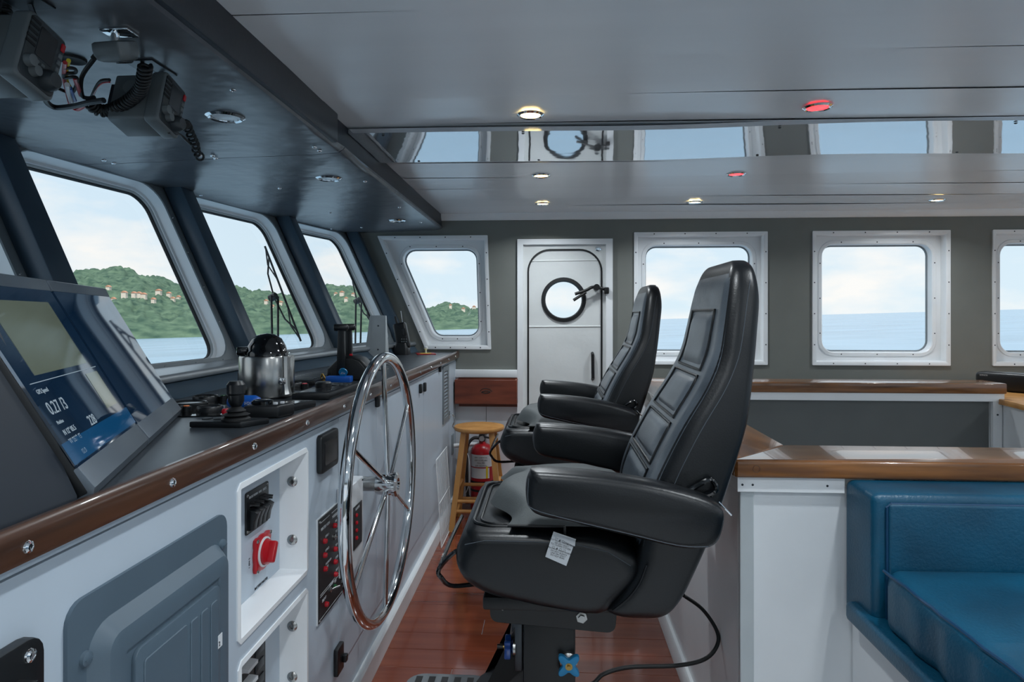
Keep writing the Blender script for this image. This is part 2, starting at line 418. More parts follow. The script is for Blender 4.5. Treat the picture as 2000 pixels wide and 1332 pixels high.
obj('porthole_pane', MB().slab(ff, circ(.128), [], -.045, -.04), 'pane_glass', t, smooth=0)
for zz in (1.665, 1.215, .60):
    obj('weld_ridge', MB().tube([ff(-.146, zz, .001), ff(.34, zz+.004, .001)], .006, 8), 'door_paint', lf)
obj('pull_handle', MB().tube([ff(.285, 1.035, .004), ff(.285, 1.03, .03), ff(.287, .87, .03), ff(.287, .861, .004)], .011, 10), 'black_metal', t)
lv = obj('dog_lever', MB().tube(spl([ff(.375, 1.468, .03), ff(.33, 1.478, .045), ff(.28, 1.482, .05), ff(.24, 1.462, .05), ff(.165, 1.437, .05)]), .011, 10), 'black_metal', t)
obj('lever_boss', MB().cyl(ff(.31, 1.482, .0), ff(.31, 1.482, .065), .022), 'black_metal', lv)
obj('lever_keeper', MB().box(ff(.378, 1.46, .035), (.03, .05, .045), bevel=.006), 'black_metal', lv)
obj('lever_fork', MB().tube([ff(.24, 1.45, .05), ff(.155, 1.395, .05)], .010, 8), 'black_metal', lv)
obj('bolt', MB().lathe([(.022, 0), (.022, .004), (.012, .006), (.012, .012), (0, .013)], ff(.325, 1.748, .006), (0, -1, 0), 6), 'chrome', t)
# wainscot left of the door
obj_w = obj('trim_wainscot', MB().box2((-.66, YF-.012, 0), (-.44, YF, .87)).box2((-.437, YF-.012, 0), (-.222, YF, .87)), 'white_paint', kind='structure', smooth=0)
tag(obj_w, 'white wainscot boards behind the wooden stool', 'trim')
tr = obj('trim_rail', MB().box2((-.66, YF-.03, .868), (-.222, YF, .922), .005), 'white_frame', kind='structure'); tag(tr, 'white cap rail on the wainscot left of the cabin door', 'trim')
# ---------------- front wall: raked facets
TOP = [(-1.40, YN), (-1.56, -1.65), (-1.68, -.77), (-1.76, .1), (-1.78, 1.0), (-1.765, 1.90), (-1.685, 2.78), (-1.56, 3.65), (-1.40, YF)]
RK = .345; ZB, ZT = 1.12, 1.86
wfr = thing('wall_front', 'raked slate grey front wall carrying the slanted windscreens', 'wall', (-1.3, 1, 0), kind='structure')
FWN = {4: 'slanted windscreen at the left picture edge behind the chart displays', 5: 'large slanted windscreen beside the twin displays looking at the wooded hill',
       6: 'middle slanted windscreen with a long wiper behind the steel kettle', 7: 'last slanted windscreen beside the raked side window'}
PL = {}
for i in range(8):
    (xa, ya), (xb, yb) = TOP[i], TOP[i+1]
    A = V((xa+RK, ya, ZB)); B = V((xb+RK, yb, ZB)); uh = (B-A).normalized(); LU = (B-A).length
    vh = V((-RK, 0, ZT-ZB)); LV = vh.length; vh.normalize(); n = uh.cross(vh).normalized()
    if n.x < 0: n = -n
    g = lambda u, v, d, A=A, uh=uh, vh=vh, n=n: A+uh*u+vh*v+n*d
    PL[i] = (g, LU, LV, A, n)
    opn = rect(.095, LU-.095, .004, LV-.014)
    obj('facet', MB().slab(g, rect(0, LU, -.06, LV+.2), [rpoly(opn, .10, .012, 6)], -.03, 0), 'frame_grey' if i > 3 else 'slate_paint', wfr, smooth=30)
    obj('lower_panel', MB().prism([(A.x, A.y), (B.x, B.y), (B.x-.03, B.y), (A.x-.03, A.y)], XY, 0, ZB), 'slate_paint', wfr, smooth=0)
    t = thing('window_%d' % (i+5), FWN.get(i, 'slanted windscreen outside the picture, row place %d' % (i+1)), 'window', A, kind='structure')
    obj('flange', MB().ring(g, opn, .10, [(.034, 0), (.032, .006), (.002, .006), (.0, 0.001), (.01, -.004)]), 'frame_grey', t)
    obj('frame', MB().ring(g, opn, .10, [(.012, 0), (.002, .0), (-.002, -.040), (-.012, -.044), (-.012, -.05), (.012, -.05)]), 'white_frame', t)
    obj('lip', MB().ring(g, opn, .10, [(-.004, -.048), (-.016, -.050), (-.020, -.056), (-.014, -.076), (.03, -.078), (.0, -.05)]), 'frame_metal', t)
    obj('gasket', MB().ring(g, opn, .10, [(-.018, -.055), (-.023, -.058), (-.025, -.068), (-.018, -.074), (-.012, -.07)]), 'rubber_black', t)
    obj('pane', MB().slab(g, rpoly(opn, .10, -.02, 6), [], -.068, -.062), 'pane_glass', t, smooth=0)
    mb = MB()
    for (u0, v0, u1, v1) in ((.08, .0, .08, LV), (LU-.08, 0, LU-.08, LV), (0, -.012, LU, -.012), (0, LV+.004, LU, LV+.004)):
        for s in (.2, .4, .6, .8): screw(mb, g(u0+(u1-u0)*s, v0+(v1-v0)*s, .006), n, .0045, .002)
    obj('screw_heads', mb, 'chrome', t, kind='stuff')
for i in range(1, 9):
    x, y = TOP[i]; last = i == 8
    wd = .05 if not last else .04
    y0, y1 = (y-wd, y+wd) if not last else (y-.07, y-.002)
    pr = [(x+RK+.004, ZB-.03), (x+RK+.085, ZB-.03), (x+.085-.02, ZT+.04), (x-.02+.004, ZT+.04)]
    m_ = obj('mullion', MB().prism(pr, XZ, y0, y1, .004, 2), 'slate_paint', wfr)
    if i > 3: obj('bolt', MB().cyl(V((x+RK+.055, y0, 1.16)), V((x+RK+.055, y0-.004, 1.16)), .009, seg=10), 'dark_steel', m_)
# sill ledge and sloping backsplash
LE = [(-1.2, -2.4), (-1.2, 1.0), (-1.195, 1.9), (-1.2, 2.8), (-1.10, 3.65), (-.925, YF-.002)]
mb = MB(); R = []
for (x, y), xw in zip(LE, (-1.055, -1.435, -1.42, -1.34, -1.215, -1.06)):
    pr = [(xw-.02, 1.112)]+[(x-.014+.014*math.sin(k*math.pi/8), 1.094+.014*math.cos(k*math.pi/8)+.002) for k in range(9)]+[(xw-.02, 1.078)]
    R.append([V((a, y, b)) for a, b in pr])
mb.loft(R); sl_ = obj('trim_sill', mb, 'sill_metal', kind='structure'); tag(sl_, 'brushed metal ledge with a rolled nose under the windscreens', 'sill')
mb = MB(); R = []
for (x, y), o in zip(LE, (.06, .07, .07, .06, .04, .02)): R.append([V((x-.03, y, 1.08)), V((x-.012, y, 1.08)), V((x+o, y, 1.035)), V((x-.03, y, 1.035))])
mb.loft(R); bs = obj('trim_backsplash', mb, 'slate_paint', kind='structure'); tag(bs, 'slate blue sloping upstand between the console top and the window ledge', 'trim')
# ---------------- hidden sides of the room (openings widened to let in more daylight)
nf = lambda a, b, d: V((a, YN+d, b))
ho = [rect(x0, x0+.98, .9, 1.88) for x0 in (-.8, .35, 1.5, 2.65)]
o = obj('wall_near', MB().slab(nf, [(-1.07, -.02), (XA, -.02), (XA, 2.05), (-1.5, 2.05), (-1.41, 1.86), (-1.07, 1.12)], [rpoly(p, .08, 0, 4) for p in ho], -.1, 0), 'grey_wall', kind='structure', smooth=0)
tag(o, 'grey side wall behind the photographer with four window openings', 'wall')
af = lambda a, b, d: V((XA-d, a, b))
o = obj('wall_aft', MB().slab(af, rect(YN-.1, YF+.13, -.02, 2.05), [rpoly(rect(y0, y0+1.2, .8, 1.88), .08, 0, 4) for y0 in (-2.2, -.75, .7, 2.15)], -.1, 0), 'white_paint', kind='structure', smooth=0)
tag(o, 'white aft wall far right of the picture', 'wall')
# ---------------- overhead soffit above the windscreens
so = thing('trim_soffit', 'dark slate padded overhead soffit running above the windscreens', 'soffit', (-1.2, 2, 1.88), kind='structure')
def zs(x): return 1.88-.03*(-.75-x)/.95
def sof(y0, y1, xa):
    pl = [(x-.03, y) for x, y in TOP]; R = []
    ys = sorted({y0, y1} | {y for _, y in TOP if y0 < y < y1} | {y0+(y1-y0)*k/10 for k in range(11)})
    for y in ys:
        for (a, b) in zip(pl, pl[1:]):
            if a[1] <= y <= b[1]+1e-6: xw = a[0]+(b[0]-a[0])*(y-a[1])/(b[1]-a[1])
        lo = .012 if y in (y0, y1) else 0
        R.append([V((xa-.018, y, 1.91)), V((xa, y, 1.902)), V((xa+.002, y, 1.892+lo)), V((xa-.006, y, 1.882+lo)), V((xa-.02, y, zs(xa-.02)+lo*.4))]+
                 [V((xa-.02+(xw-xa+.02)*k/12, y, zs(xa-.02+(xw-xa+.02)*k/12)+(lo*.25)+.0025*math.sin(k*1.9+y*5)*math.sin(y*7+k))) for k in range(1, 13)]+[V((xw, y, 1.93))])
    return MB().loft(R)
pn = [obj('soffit_panel', sof(-.5, 2.305, -.742), 'soffit_vinyl', so), obj('soffit_panel', sof(2.309, YF-.002, -.742), 'soffit_vinyl', so), obj('soffit_panel', sof(YN+.002, -.504, -.742), 'soffit_vinyl', so)]
obj('fascia', MB().box2((-.78, 2.2, 1.893), (-.748, YF-.002, 1.992), .006), 'fascia_vinyl', so)
obj('fascia', MB().box2((-.775, YN, 1.889), (-.728, 2.198, 1.992), .008), 'fascia_vinyl', so)
for px, py in ((455, 180), (415, 301), (421, 306), (614, 291), (624, 298), (713, 357), (546, 365), (645, 413), (647, 443), (706, 442), (392, 373), (203, 303), (222, 309), (780, 407), (822, 436), (390, 300)):
    p = at(px, py, Z=1.872); z = zs(p.x)
    if p.y > YF-.05 or p.x < -1.62: continue
    mb = MB(); screw(mb, (p.x, p.y, z+.001), (0, 0, -1), .009, .005)
    obj('screw', mb, 'chrome', pn[0] if p.y < 2.3 else pn[1])
# ================================================================ outside
def tilt(x, y): return .028*x-.0116*y-6
mb = MB(); S = 26000
mb.loft([[V((x*S, y*S, tilt(x*S, y*S))) for x in (-1, 1)] for y in (-.02, 1)], cap=False, closed=False)
mb.loft([[V((x*S, y*S, tilt(x*S, y*S))) for x in (-1, 1)] for y in (-1, -.02)], cap=False, closed=False)
sea = obj('sea', mb, 'sea_water', smooth=0, kind='stuff'); tag(sea, 'calm pale blue sea reaching the horizon', 'sea')
RID = [(-2600, 90), (-900, 120), (-300, 95), (0, 92), (150, 106), (230, 113), (300, 100), (340, 88), (400, 96), (450, 84), (500, 74), (560, 66), (610, 76), (660, 84), (720, 76), (780, 58), (830, 38), (870, 42), (935, 36), (965, 18), (990, -6)]
def ridge(px):
    for (a, b), (c, d) in zip(RID, RID[1:]):
        if a <= px <= c:
            q = (px-a)/(c-a); return b+(d-b)*q*q*(3-2*q)
    return 90
from mathutils import noise
def hill_pt(px, t):
    d = ray(px, VY); d.z = 0; d.normalize(); r = 950+700*t
    e = ridge(px)/F*1650
    h = max(-4, e*(t**.75 if t < 1 else 1)+(noise.noise(V((px*.02, t*6, 3)))*10+noise.noise(V((px*.07, t*17, 9)))*5)*min(1, t*5)-3*(t < .02))
    p = d*r
    h += (abs(noise.noise(V((p.x*.045, p.y*.045, 1))))*9+abs(noise.noise(V((p.x*.11, p.y*.11, 5))))*6)*min(1, t*8)
    return V((p.x, p.y, tilt(p.x, p.y)+h))
mb = MB(); PX = [-2600+100*k for k in range(24)]+[-200+2.2*k for k in range(541)]
R = [[hill_pt(px, j/60) for px in PX] for j in range(61)]
R.append([p+p.normalized()*150+V((0, 0, -120)) for p in R[-1]])
mb.loft(R, cap=False, closed=False)
hl = obj('wooded_hills', mb, 'hill_forest', smooth=80, kind='stuff'); tag(hl, 'green wooded hills along the shore seen through the windscreens', 'hills')
spots = [(262, .3), (272, .34), (281, .31), (300, .27), (330, .4), (338, .36), (349, .42), (222, .3), (212, .42), (520, .4), (532, .34), (548, .44), (656, .5), (668, .42), (690, .5), (880, .5), (905, .42), (926, .46), (310, .36), (243, .27), (676, .3)]
spots.sort()
ORD = 'leftmost second third fourth fifth sixth seventh eighth ninth tenth eleventh twelfth thirteenth'.split()
place = lambda px: 'the large windscreen' if px < 420 else 'the middle windscreen' if px < 570 else 'the last windscreen' if px < 760 else 'the raked side window'
seen = {}
for k, (px, tt) in enumerate(spots):
    p = hill_pt(px, tt); i_ = seen.get(place(px), 0); seen[place(px)] = i_+1; h = thing('house', 'tiny pale hillside house, '+ORD[i_]+(' ' if i_ == 0 else ' from left ')+'in '+place(px), 'house', p, 'houses on the hillside')
    a, b, c = random.uniform(5, 8), random.uniform(4, 6), random.uniform(1.5, 3)
    q = p+V((0, 0, 1.5))
    obj('wall', MB().box(q, (a, b, c+6)), 'house_wall', h, smooth=0)
    zz = q.z+(c+6)/2
    obj('roof', MB().prism([(q.x-a*.6, zz), (q.x+a*.6, zz), (q.x, zz+2.6)], XZ, q.y-b*.6, q.y+b*.6), 'house_roof', h, smooth=0)
# wipers outside the middle and last windscreens
def wiper(i, base, hub, top, bot, label):
    g, LU, LV, A, n = PL[i]; po = A-n*.10
    q = lambda p: on_plane(p[0], p[1], po, n)
    t = thing('windscreen_wiper', label, 'wiper', q(base[0]), 'windscreen wipers')
    for b_, h_ in zip(base, hub): obj('arm', MB().cyl(q(b_), q(h_), .006, seg=8), 'black_metal', t)
    a, b = q(top), q(bot); up = -n
    bl = obj('blade', MB().tube([a+n*.012, b+n*.012], .006, 6), 'rubber_black', t)
    m = q(((hub[0][0]+hub[1][0])/2, (hub[0][1]+hub[1][1])/2))
    obj('yoke', MB().tube([a.lerp(b, .12)+n*.01, a.lerp(b, .26)+up*.03, a.lerp(b, .5)+up*.045, a.lerp(b, .74)+up*.03, a.lerp(b, .88)+n*.01], .005, 6).tube([a.lerp(b, .02)+n*.012, a.lerp(b, .18)+up*.012, a.lerp(b, .36)+n*.012], .004, 6).tube([a.lerp(b, .64)+n*.012, a.lerp(b, .82)+up*.012, a.lerp(b, .98)+n*.012], .004, 6), 'black_metal', bl)
    obj('pivot', MB().cyl(m+n*.01, m-n*.03, .02, seg=12).cyl(m, a.lerp(b, .5)+up*.045, .007, seg=8), 'black_metal', t)
wiper(6, ((532, 692), (543, 690)), ((530, 578), (543, 580)), (514, 483), (584, 668), 'long wiper outside the middle windscreen above the steel kettle')
wiper(7, ((694, 672), (704, 672)), ((695, 586), (706, 587)), (684, 514), (729, 642), 'wiper outside the last windscreen behind the grey stand')
# ---------------------------------------------------------------- recessed ceiling lamps (each carries its own light)
LAMP_W = 3.7
def downlight(p, label, kind, light=True, r=.036):
    t = thing('ceiling_light', label, 'ceiling light', p, 'recessed ceiling lamps')
    ring = MB().lathe([(r*1.28, 0), (r*1.3, -.003), (r*1.12, -.008), (r*.95, -.005), (r*.93, 0)], p, (0, 0, 1), 28)
    obj('bezel', ring, 'chrome', t)
    obj('lens', MB().lathe([(0, -.0045), (r*.6, -.004), (r*.94, -.002), (r*.94, 0), (0, .0)], p, (0, 0, 1), 24), {'warm': 'lamp_warm', 'red': 'red_glow', 'off': 'lamp_white'}[kind], t)
    if light:
        ld = bpy.data.lights.new('lamp', 'AREA'); ld.shape = 'DISK'; ld.size = r*2; ld.energy = LAMP_W; ld.color = (.88, .95, 1)
        lo = bpy.data.objects.new('lamp', ld); COL.objects.link(lo); lo.parent = t; lo.location = (0, 0, -.007); ld.spread = math.radians(145)
    return t
for px, py, lb, k in ((1036, 223, 'lit round ceiling lamp just in front of the mirror strip', 'warm'), (1057, 342, 'lit round ceiling lamp just behind the mirror strip', 'warm'),
                      (1060, 397, 'lit round ceiling lamp above the cabin door', 'warm'), (1357, 394, 'small lit ceiling lamp above the window behind the chairs', 'warm'),
                      (1830, 390, 'small lit ceiling lamp above the full square window', 'warm'), (1597, 208, 'large red glowing ceiling lamp in front of the mirror strip', 'red'), (1438, 339, 'red glowing ceiling lamp behind the mirror strip', 'red')):
    p = at(px, py, Z=ZC-.004); downlight(p, lb, k, light=(k == 'warm'))
for px, py, lb in ((440, 226, 'nearest chrome ringed lamp in the dark soffit beside the radio'), (642, 347, 'middle chrome ringed lamp in the dark soffit'), (775, 430, 'farthest chrome ringed lamp in the dark soffit')):
    p = at(px, py, Z=1.876); p.z = zs(p.x)+.001; downlight(p, lb, 'off', light=False, r=.042)
n = 0  # extra lamps out of view, added to brighten the interior
for X in (-.05, .9, 2.3, 3.3):
    for Y in (1.2, .2, -.8, -1.8, 2.2, 3.2):
        if Y > 2 and X < 3: continue
        n += 1
        downlight(V((X, Y, ZC-.004)), 'added round ceiling lamp out of view, brightening the room', 'warm')
# ================================================================ helm console
con = thing('helm_console', 'long white helm console with a dark top and a wooden edge rail', 'console', (-.85, 2.2, 0))
cf = lambda a, b, d: V((FX+d, a, b))             # console face: (y, z, out)
def fp(px, py, d=0.): p = at(px, py, X=FX+d); return p.y, p.z
YA, YE = .35, 4.38
# top, rail, carcass
LEI = [(-1.14, YA), (-1.14, 1.0), (-1.135, 1.9), (-1.15, 2.8), (-1.065, 3.65), (-.91, YF-.004)]
obj('worktop', MB().slab(XY, [(-.64, YA), (-.64, YF-.004)]+LEI[::-1], [], 1.012, 1.042), 'counter_dark', con, smooth=0)
pr = [(-.642, 1.0), (-.642, 1.048), (-.634, 1.0485), (-.628, 1.044), (-.6255, 1.036), (-.6255, 1.010), (-.629, 1.002), (-.635, 1.0)]
rail = obj('edge_rail', MB().prism(pr, XZ, YA, YF-.01), 'wood_trim', con)
for px, py in ((55, 1074), (337, 941), (497, 868), (600, 821)):
    y, z = fp(px, py, .0245); mb = MB(); screw(mb, (-.6255, y, 1.021), (1, 0, 0), .008, .004); obj('screw', mb, 'chrome', rail)
for k in range(9):
    y = 1.94+.29*k
    if y < YE: mb = MB(); screw(mb, (-.6255, y, 1.021), (1, 0, 0), .007, .004); obj('screw', mb, 'chrome', rail)
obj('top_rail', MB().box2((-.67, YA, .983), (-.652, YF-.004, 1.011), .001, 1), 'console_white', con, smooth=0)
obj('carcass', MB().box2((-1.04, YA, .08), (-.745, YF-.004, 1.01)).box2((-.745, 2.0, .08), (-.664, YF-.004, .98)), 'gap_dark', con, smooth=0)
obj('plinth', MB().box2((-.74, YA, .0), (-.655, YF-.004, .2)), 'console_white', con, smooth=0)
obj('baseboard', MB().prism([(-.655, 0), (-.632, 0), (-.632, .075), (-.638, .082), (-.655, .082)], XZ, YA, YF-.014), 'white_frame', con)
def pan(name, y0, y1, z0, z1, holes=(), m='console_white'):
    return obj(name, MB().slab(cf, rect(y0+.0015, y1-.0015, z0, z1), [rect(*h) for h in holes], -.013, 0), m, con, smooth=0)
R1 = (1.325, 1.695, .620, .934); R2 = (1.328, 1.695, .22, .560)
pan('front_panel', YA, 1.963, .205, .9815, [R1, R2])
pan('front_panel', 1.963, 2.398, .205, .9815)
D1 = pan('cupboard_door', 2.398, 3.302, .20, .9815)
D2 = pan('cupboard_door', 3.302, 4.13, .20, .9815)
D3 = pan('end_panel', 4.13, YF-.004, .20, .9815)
for d, px, py in ((D1, 738, 783), (D1, 822, 759), (D2, 830, 756), (D2, 860, 719)):
    y, z = fp(px, py, .008); obj('catch', MB().box((FX+.007, y, z), (.016, .026, .046), bevel=.005), 'black_plastic', d)
# recesses
def recess(R, label):
    y0, y1, z0, z1 = R; t = .004
    obj('recess_liner', MB().ring(cf, rect(y0, y1, z0, z1), .002, [(.012, .0), (.012, .003), (0, .004), (-.001, 0), (-.001, -.072), (.003, -.072), (.003, 0)], 1), 'white_frame', con)
    obj('recess_back', MB().box2((FX-.076, y0-.002, z0-.002), (FX-.071, y1+.002, z1+.002)), 'console_white', con, smooth=0)
recess(R1, ''); recess(R2, '')
for z in (.855, .70, .47, .335):
    p = V((FX-.036, 1.6945, z)); mb = MB(); mb.lathe([(.014, 0), (.014, .002), (.011, .005), (.006, .006), (.005, .003), (0, .003)], p, (0, -1, 0), 16)
    obj('recess_screw', mb, 'steel', con)
# ------- rocker switch panel in the upper recess
BK = FX-.071
bf = lambda a, b, d: V((BK+d, a, b))
def bp(px, py): p = at(px, py, X=BK+.004); return p.y, p.z
y0, z0 = bp(480, 1049); y1, z1 = bp(526, 940)
t = thing('rocker_switch_panel', 'black panel of rocker switches with rubber toggles in the upper recess', 'switch panel', bf((y0+y1)/2, z0, 0))
a0, a1, b0, b1 = y0+.002, y1-.003, z1-.098, z1+.003
obj('backplate', MB().prism(rpoly(rect(a0, a1, b0, b1), .006, 0, 3), bf, 0, .004, .001, 1), 'black_plastic', t)
W = (a1-a0)
for k in range(4):
    y = a0+W*(.2+.2*k)
    obj('rocker', MB().prism([(0, b0+.008), (.010, b0+.01), (.013, b0+.03), (.021, b0+.05), (.010, b0+.057), (0, b0+.057)], lambda a, b, c: V((BK+.004+a, c, b)), y-.012, y+.012, .002, 2), 'black_plastic', t)
    obj('toggle', MB().tube([bf(y, b0+.068, .004), bf(y, b0+.068, .010), bf(y+.004, b0+.066, .024)], [.008, .006, .005], 10), 'black_gloss', t)
    text(('BILGE', 'HORN', 'NAV', 'DECK')[k], .008, bf(y, b0+.084, .0042), (0, 1, 0), (0, 0, 1), 'white_ink', t, align='CENTER')
mb = MB()
for y in (a0+.008, a1-.008):
    for z in (b0+.008, b1-.008): screw(mb, bf(y, z, .004), (1, 0, 0), .004, .002)
obj('screw_heads', mb, 'steel', t, kind='stuff')
# ------- battery switch
y, z = bp(511, 1073); z -= .005
t = thing('battery_switch', 'red rotary battery switch below the rocker panel', 'switch', bf(y, z, 0))
mb = MB()
pts = []
for k in range(32):
    th = 2*math.pi*k/32; r = .044+.013*max(0, math.cos(4*(th-math.pi/4)))**1.5
    pts.append((y+r*math.cos(th), z+r*math.sin(th)))
mb.prism(pts, bf, 0, .011, .003, 2); obj('base', mb, 'red_plastic', t)
obj('dial_ring', MB().lathe([(.036, .011), (.036, .014), (.032, .015), (.032, .011)], bf(y, z, 0), (1, 0, 0), 28), 'white_plastic', t)
kn = obj('knob', MB().lathe([(.031, .011), (.030, .020), (.024, .023), (0, .024)], bf(y, z, 0), (1, 0, 0), 28).box(bf(y, z, .030), (.022, .018, .052), (math.radians(-28), 0, 0), .005), 'red_plastic', t)
obj('pointer', MB().prism([(y+.002, z-.012), (y+.018, z-.004), (y+.014, z+.008), (y+.004, z+.0)], bf, .0412, .0418), 'white_ink', kn, smooth=0)
for sy in (-1, 1):
    for sz in (-1, 1):
        mb = MB(); screw(mb, bf(y+sy*.037, z+sz*.037, .011), (1, 0, 0), .005); obj('screw', mb, 'steel', t)
text('BATTERY MASTER', .009, bf(y-.03, z-.085, .0005), (0, 1, 0), (0, 0, 1), 'ink', t); text('1 ON 2', .008, bf(y-.056, z-.02, .0005), (0, 0, 1), (0, -1, 0), 'ink', t)
# narrow black strip panel
y, z = bp(472, 974); y2, z2 = bp(473, 1130)
t = thing('strip_panel', 'narrow black strip panel at the left edge of the upper recess', 'panel', bf(1.365, .64, 0))
obj('plate', MB().prism(rpoly(rect(1.33, 1.352, z2-.01, z), .005, 0, 3), bf, 0, .006, .001, 1), 'black_plastic', t)
for zz in (z-.01, z2): mb = MB(); screw(mb, bf(1.341, zz, .006), (1, 0, 0), .004); obj('screw', mb, 'steel', t)
# ------- circuit breaker panel in the lower recess
t = thing('breaker_panel', 'dark circuit breaker panel with white toggles in the lower recess', 'breaker panel', bf(1.5, .22, 0))
obj('backplate', MB().prism(rect(1.345, 1.60, .225, .545), bf, 0, .004, .001, 1), 'black_plastic', t)
for k in range(7):
    z = .505-.0385*k
    obj('toggle', MB().prism([(0, z), (.010, z+.004), (.022, z+.004), (.022, z+.012), (.008, z+.014), (0, z+.014)], lambda a, b, c: V((BK+.004+a, c, b)), 1.462, 1.512, .001, 1), 'white_plastic', t)
    obj('indicator', MB().lathe([(.004, 0), (.004, .004), (0, .005)], bf(1.524, z-.004, .004), (1, 0, 0), 8), 'orange', t)
    obj('label_plate', MB().box(bf(1.565, z+.008, .005), (.003, .046, .022), bevel=.001), 'radio_face', t)
    obj('slot', MB().box(bf(1.425, z+.004, .0042), (.002, .014, .01)), 'gap_dark', t, smooth=0)
obj('test_button', MB().cyl(bf(1.375, .42, .004), bf(1.375, .42, .02), .007), 'brass', t)
# ------- grey electrical cover
t = thing('electrical_cover', 'grey steel breaker box cover with an embossed hinged door', 'electrical box', cf(1.05, .3, 0))
e0, e1, eb, et = .832, 1.262, .28, .908
E_ = rect(e0, e1, eb, et)
obj('flange', MB().slab(cf, rpoly(E_, .03, 0, 5), [], 0, .006), 'electric_grey', t)
mb = MB(); IN = rect(e0+.062, e1-.04, eb+.06, et-.075)
rr = [[cf(x, y, d) for x, y in rpoly(IN, .02, o, 5)] for o, d in ((.026, .006), (.022, .010), (.006, .026), (.0, .028), (-.028, .028), (-.03, .024))]
mb.loft(rr, cap=False); mb.slab(cf, rpoly(IN, .02, -.03, 5), [], .02, .0245)
obj('raised_surround', mb, 'electric_grey', t, smooth=25)
DR = rect(e0+.105, e1-.075, eb+.1, et-.112)
dr = obj('door', MB().prism(rpoly(DR, .016, 0, 4), cf, .024, .032, .002, 2), 'electric_grey', t, smooth=25)
dy0, dy1, dz1 = e0+.105, e1-.075, et-.112
obj('embossed_field', MB().prism(rpoly(rect(dy0+.018, dy0+.135, eb+.13, dz1-.022), .006, 0, 3), cf, .031, .0345, .0012, 1), 'electric_grey', dr)
for k in range(3):
    q0 = dy0+.146+.033*k
    obj('embossed_rib', MB().prism(rpoly(rect(q0, q0+.024, eb+.25-.0*k, dz1-.024), .005, 0, 3), cf, .031, .0345, .0012, 1), 'electric_grey', dr)
obj('latch', MB().box(cf(dy0-.006, .565, .036), (.014, .03, .03), bevel=.003), 'brass', dr)
obj('sticker', MB().box(cf(dy1-.006, .69, .0335), (.001, .016, .024)), 'paper', dr, smooth=0)
text('2', .012, cf(dy1-.012, .682, .0342), (0, 1, 0), (0, 0, 1), 'ink', dr)
for y, z in ((e0+.032, et-.085), (e1-.022, et-.06)):
    obj('screw', MB().lathe([(.011, 0), (.010, .005), (.006, .007), (0, .0075)], cf(y, z, .006), (1, 0, 0), 16).box(cf(y, z, .0135), (.001, .014, .002)), 'electric_grey', t)
# black box at the lower left
t = thing('black_wall_box', 'black moulded box at the lower left corner of the console', 'box', cf(.66, .6, 0))
B_ = rect(.44, .779, .45, .905)
obj('base', MB().prism(rpoly(B_, .025, 0, 4), cf, 0, .018, .003, 2), 'black_plastic', t)
obj('cover', MB().prism(rpoly(B_, .02, -.04, 4), cf, .018, .042, .008, 3), 'black_plastic', t)
mb = MB(); screw(mb, cf(.755, .885, .018), (1, 0, 0), .009, .004); obj('screw', mb, 'chrome', t)
# small flush display
t = thing('flush_display', 'small dark rounded instrument display left of the steering wheel', 'display', cf(1.845, .855, 0))
obj('housing', MB().prism(rpoly(rect(1.772, 1.918, .853, .962), .014, 0, 4), cf, 0, .016, .004, 2), 'black_plastic', t)
obj('screen', MB().prism(rpoly(rect(1.798, 1.90, .872, .938), .003, 0, 2), cf, .0155, .0168), 'screen_off', t, smooth=0)
# warning lamp panel
wy0, wy1, wz0, wz1 = 1.772, 1.985, .433, .728
t = thing('alarm_panel', 'tall black alarm panel with red warning lamps and white lettering', 'alarm panel', cf(1.87, wz0, 0))
obj('backing', MB().box2(cf(wy0, wz0, 0), cf(wy1, wz1, .004)), 'white_plastic', t, smooth=0)
obj('faceplate', MB().box2(cf(wy0+.004, wz0+.003, .004), cf(wy1, wz1-.002, .007), .001, 1), 'black_plastic', t)
for y, z in ((1.815, .655), (1.815, .615), (1.818, .575), (1.90, .672), (1.905, .600), (1.905, .562), (1.907, .524), (1.828, .470)):
    obj('warning_lamp', MB().lathe([(.0075, 0), (.0075, .004), (.006, .009), (0, .011)], cf(y, z, .007), (1, 0, 0), 14), 'red_led', t)
obj('toggle_switch', MB().lathe([(.009, 0), (.009, .004), (.004, .005), (0, .006)], cf(1.902, .637, .007), (1, 0, 0), 12).tube([cf(1.902, .637, .01), cf(1.904, .643, .026)], .0028, 8), 'steel', t)
obj('silence_switch', MB().lathe([(.008, 0), (.008, .004), (0, .006)], cf(1.866, .495, .007), (1, 0, 0), 12).tube([cf(1.866, .495, .01), cf(1.89, .497, .028)], .003, 8), 'steel', t)
obj('green_lamp', MB().lathe([(.007, 0), (.007, .005), (0, .009)], cf(1.905, .488, .007), (1, 0, 0), 12), 'green_led', t)
mb = MB()
for q0, q1, z in ((1.785, 1.862, .714), (1.88, 1.97, .714), (1.785, 1.975, .506), (1.785, 1.975, .512), (1.785, 1.975, .444)): mb.box2(cf(q0, z, .0068), cf(q1, z+.0012, .0075))
obj('rule_lines', mb, 'white_ink', t, smooth=0)
for s, y, z, h in (('WATER MON', 1.79, .690, .012), ('MODULES', 1.885, .696, .012), ('LEVEL 1', 1.826, .660, .009), ('LEVEL 2', 1.826, .620, .009), ('ENGINE RM', 1.829, .580, .009), ('BILGE', 1.829, .570, .009), ('FIRE', 1.911, .677, .009), ('TEST', 1.914, .645, .009), ('POWER', 1.915, .604, .009), ('STEER', 1.915, .566, .009), ('RESET', 1.917, .528, .009), ('ALARM', 1.86, .518-.014, .011), ('ON', 1.905, .498, .010), ('SILENT', 1.80, .486, .011)):
    text(s, h, cf(y, z, .0072), (0, 1, 0), (0, 0, 1), 'white_ink', t)
mb = MB()
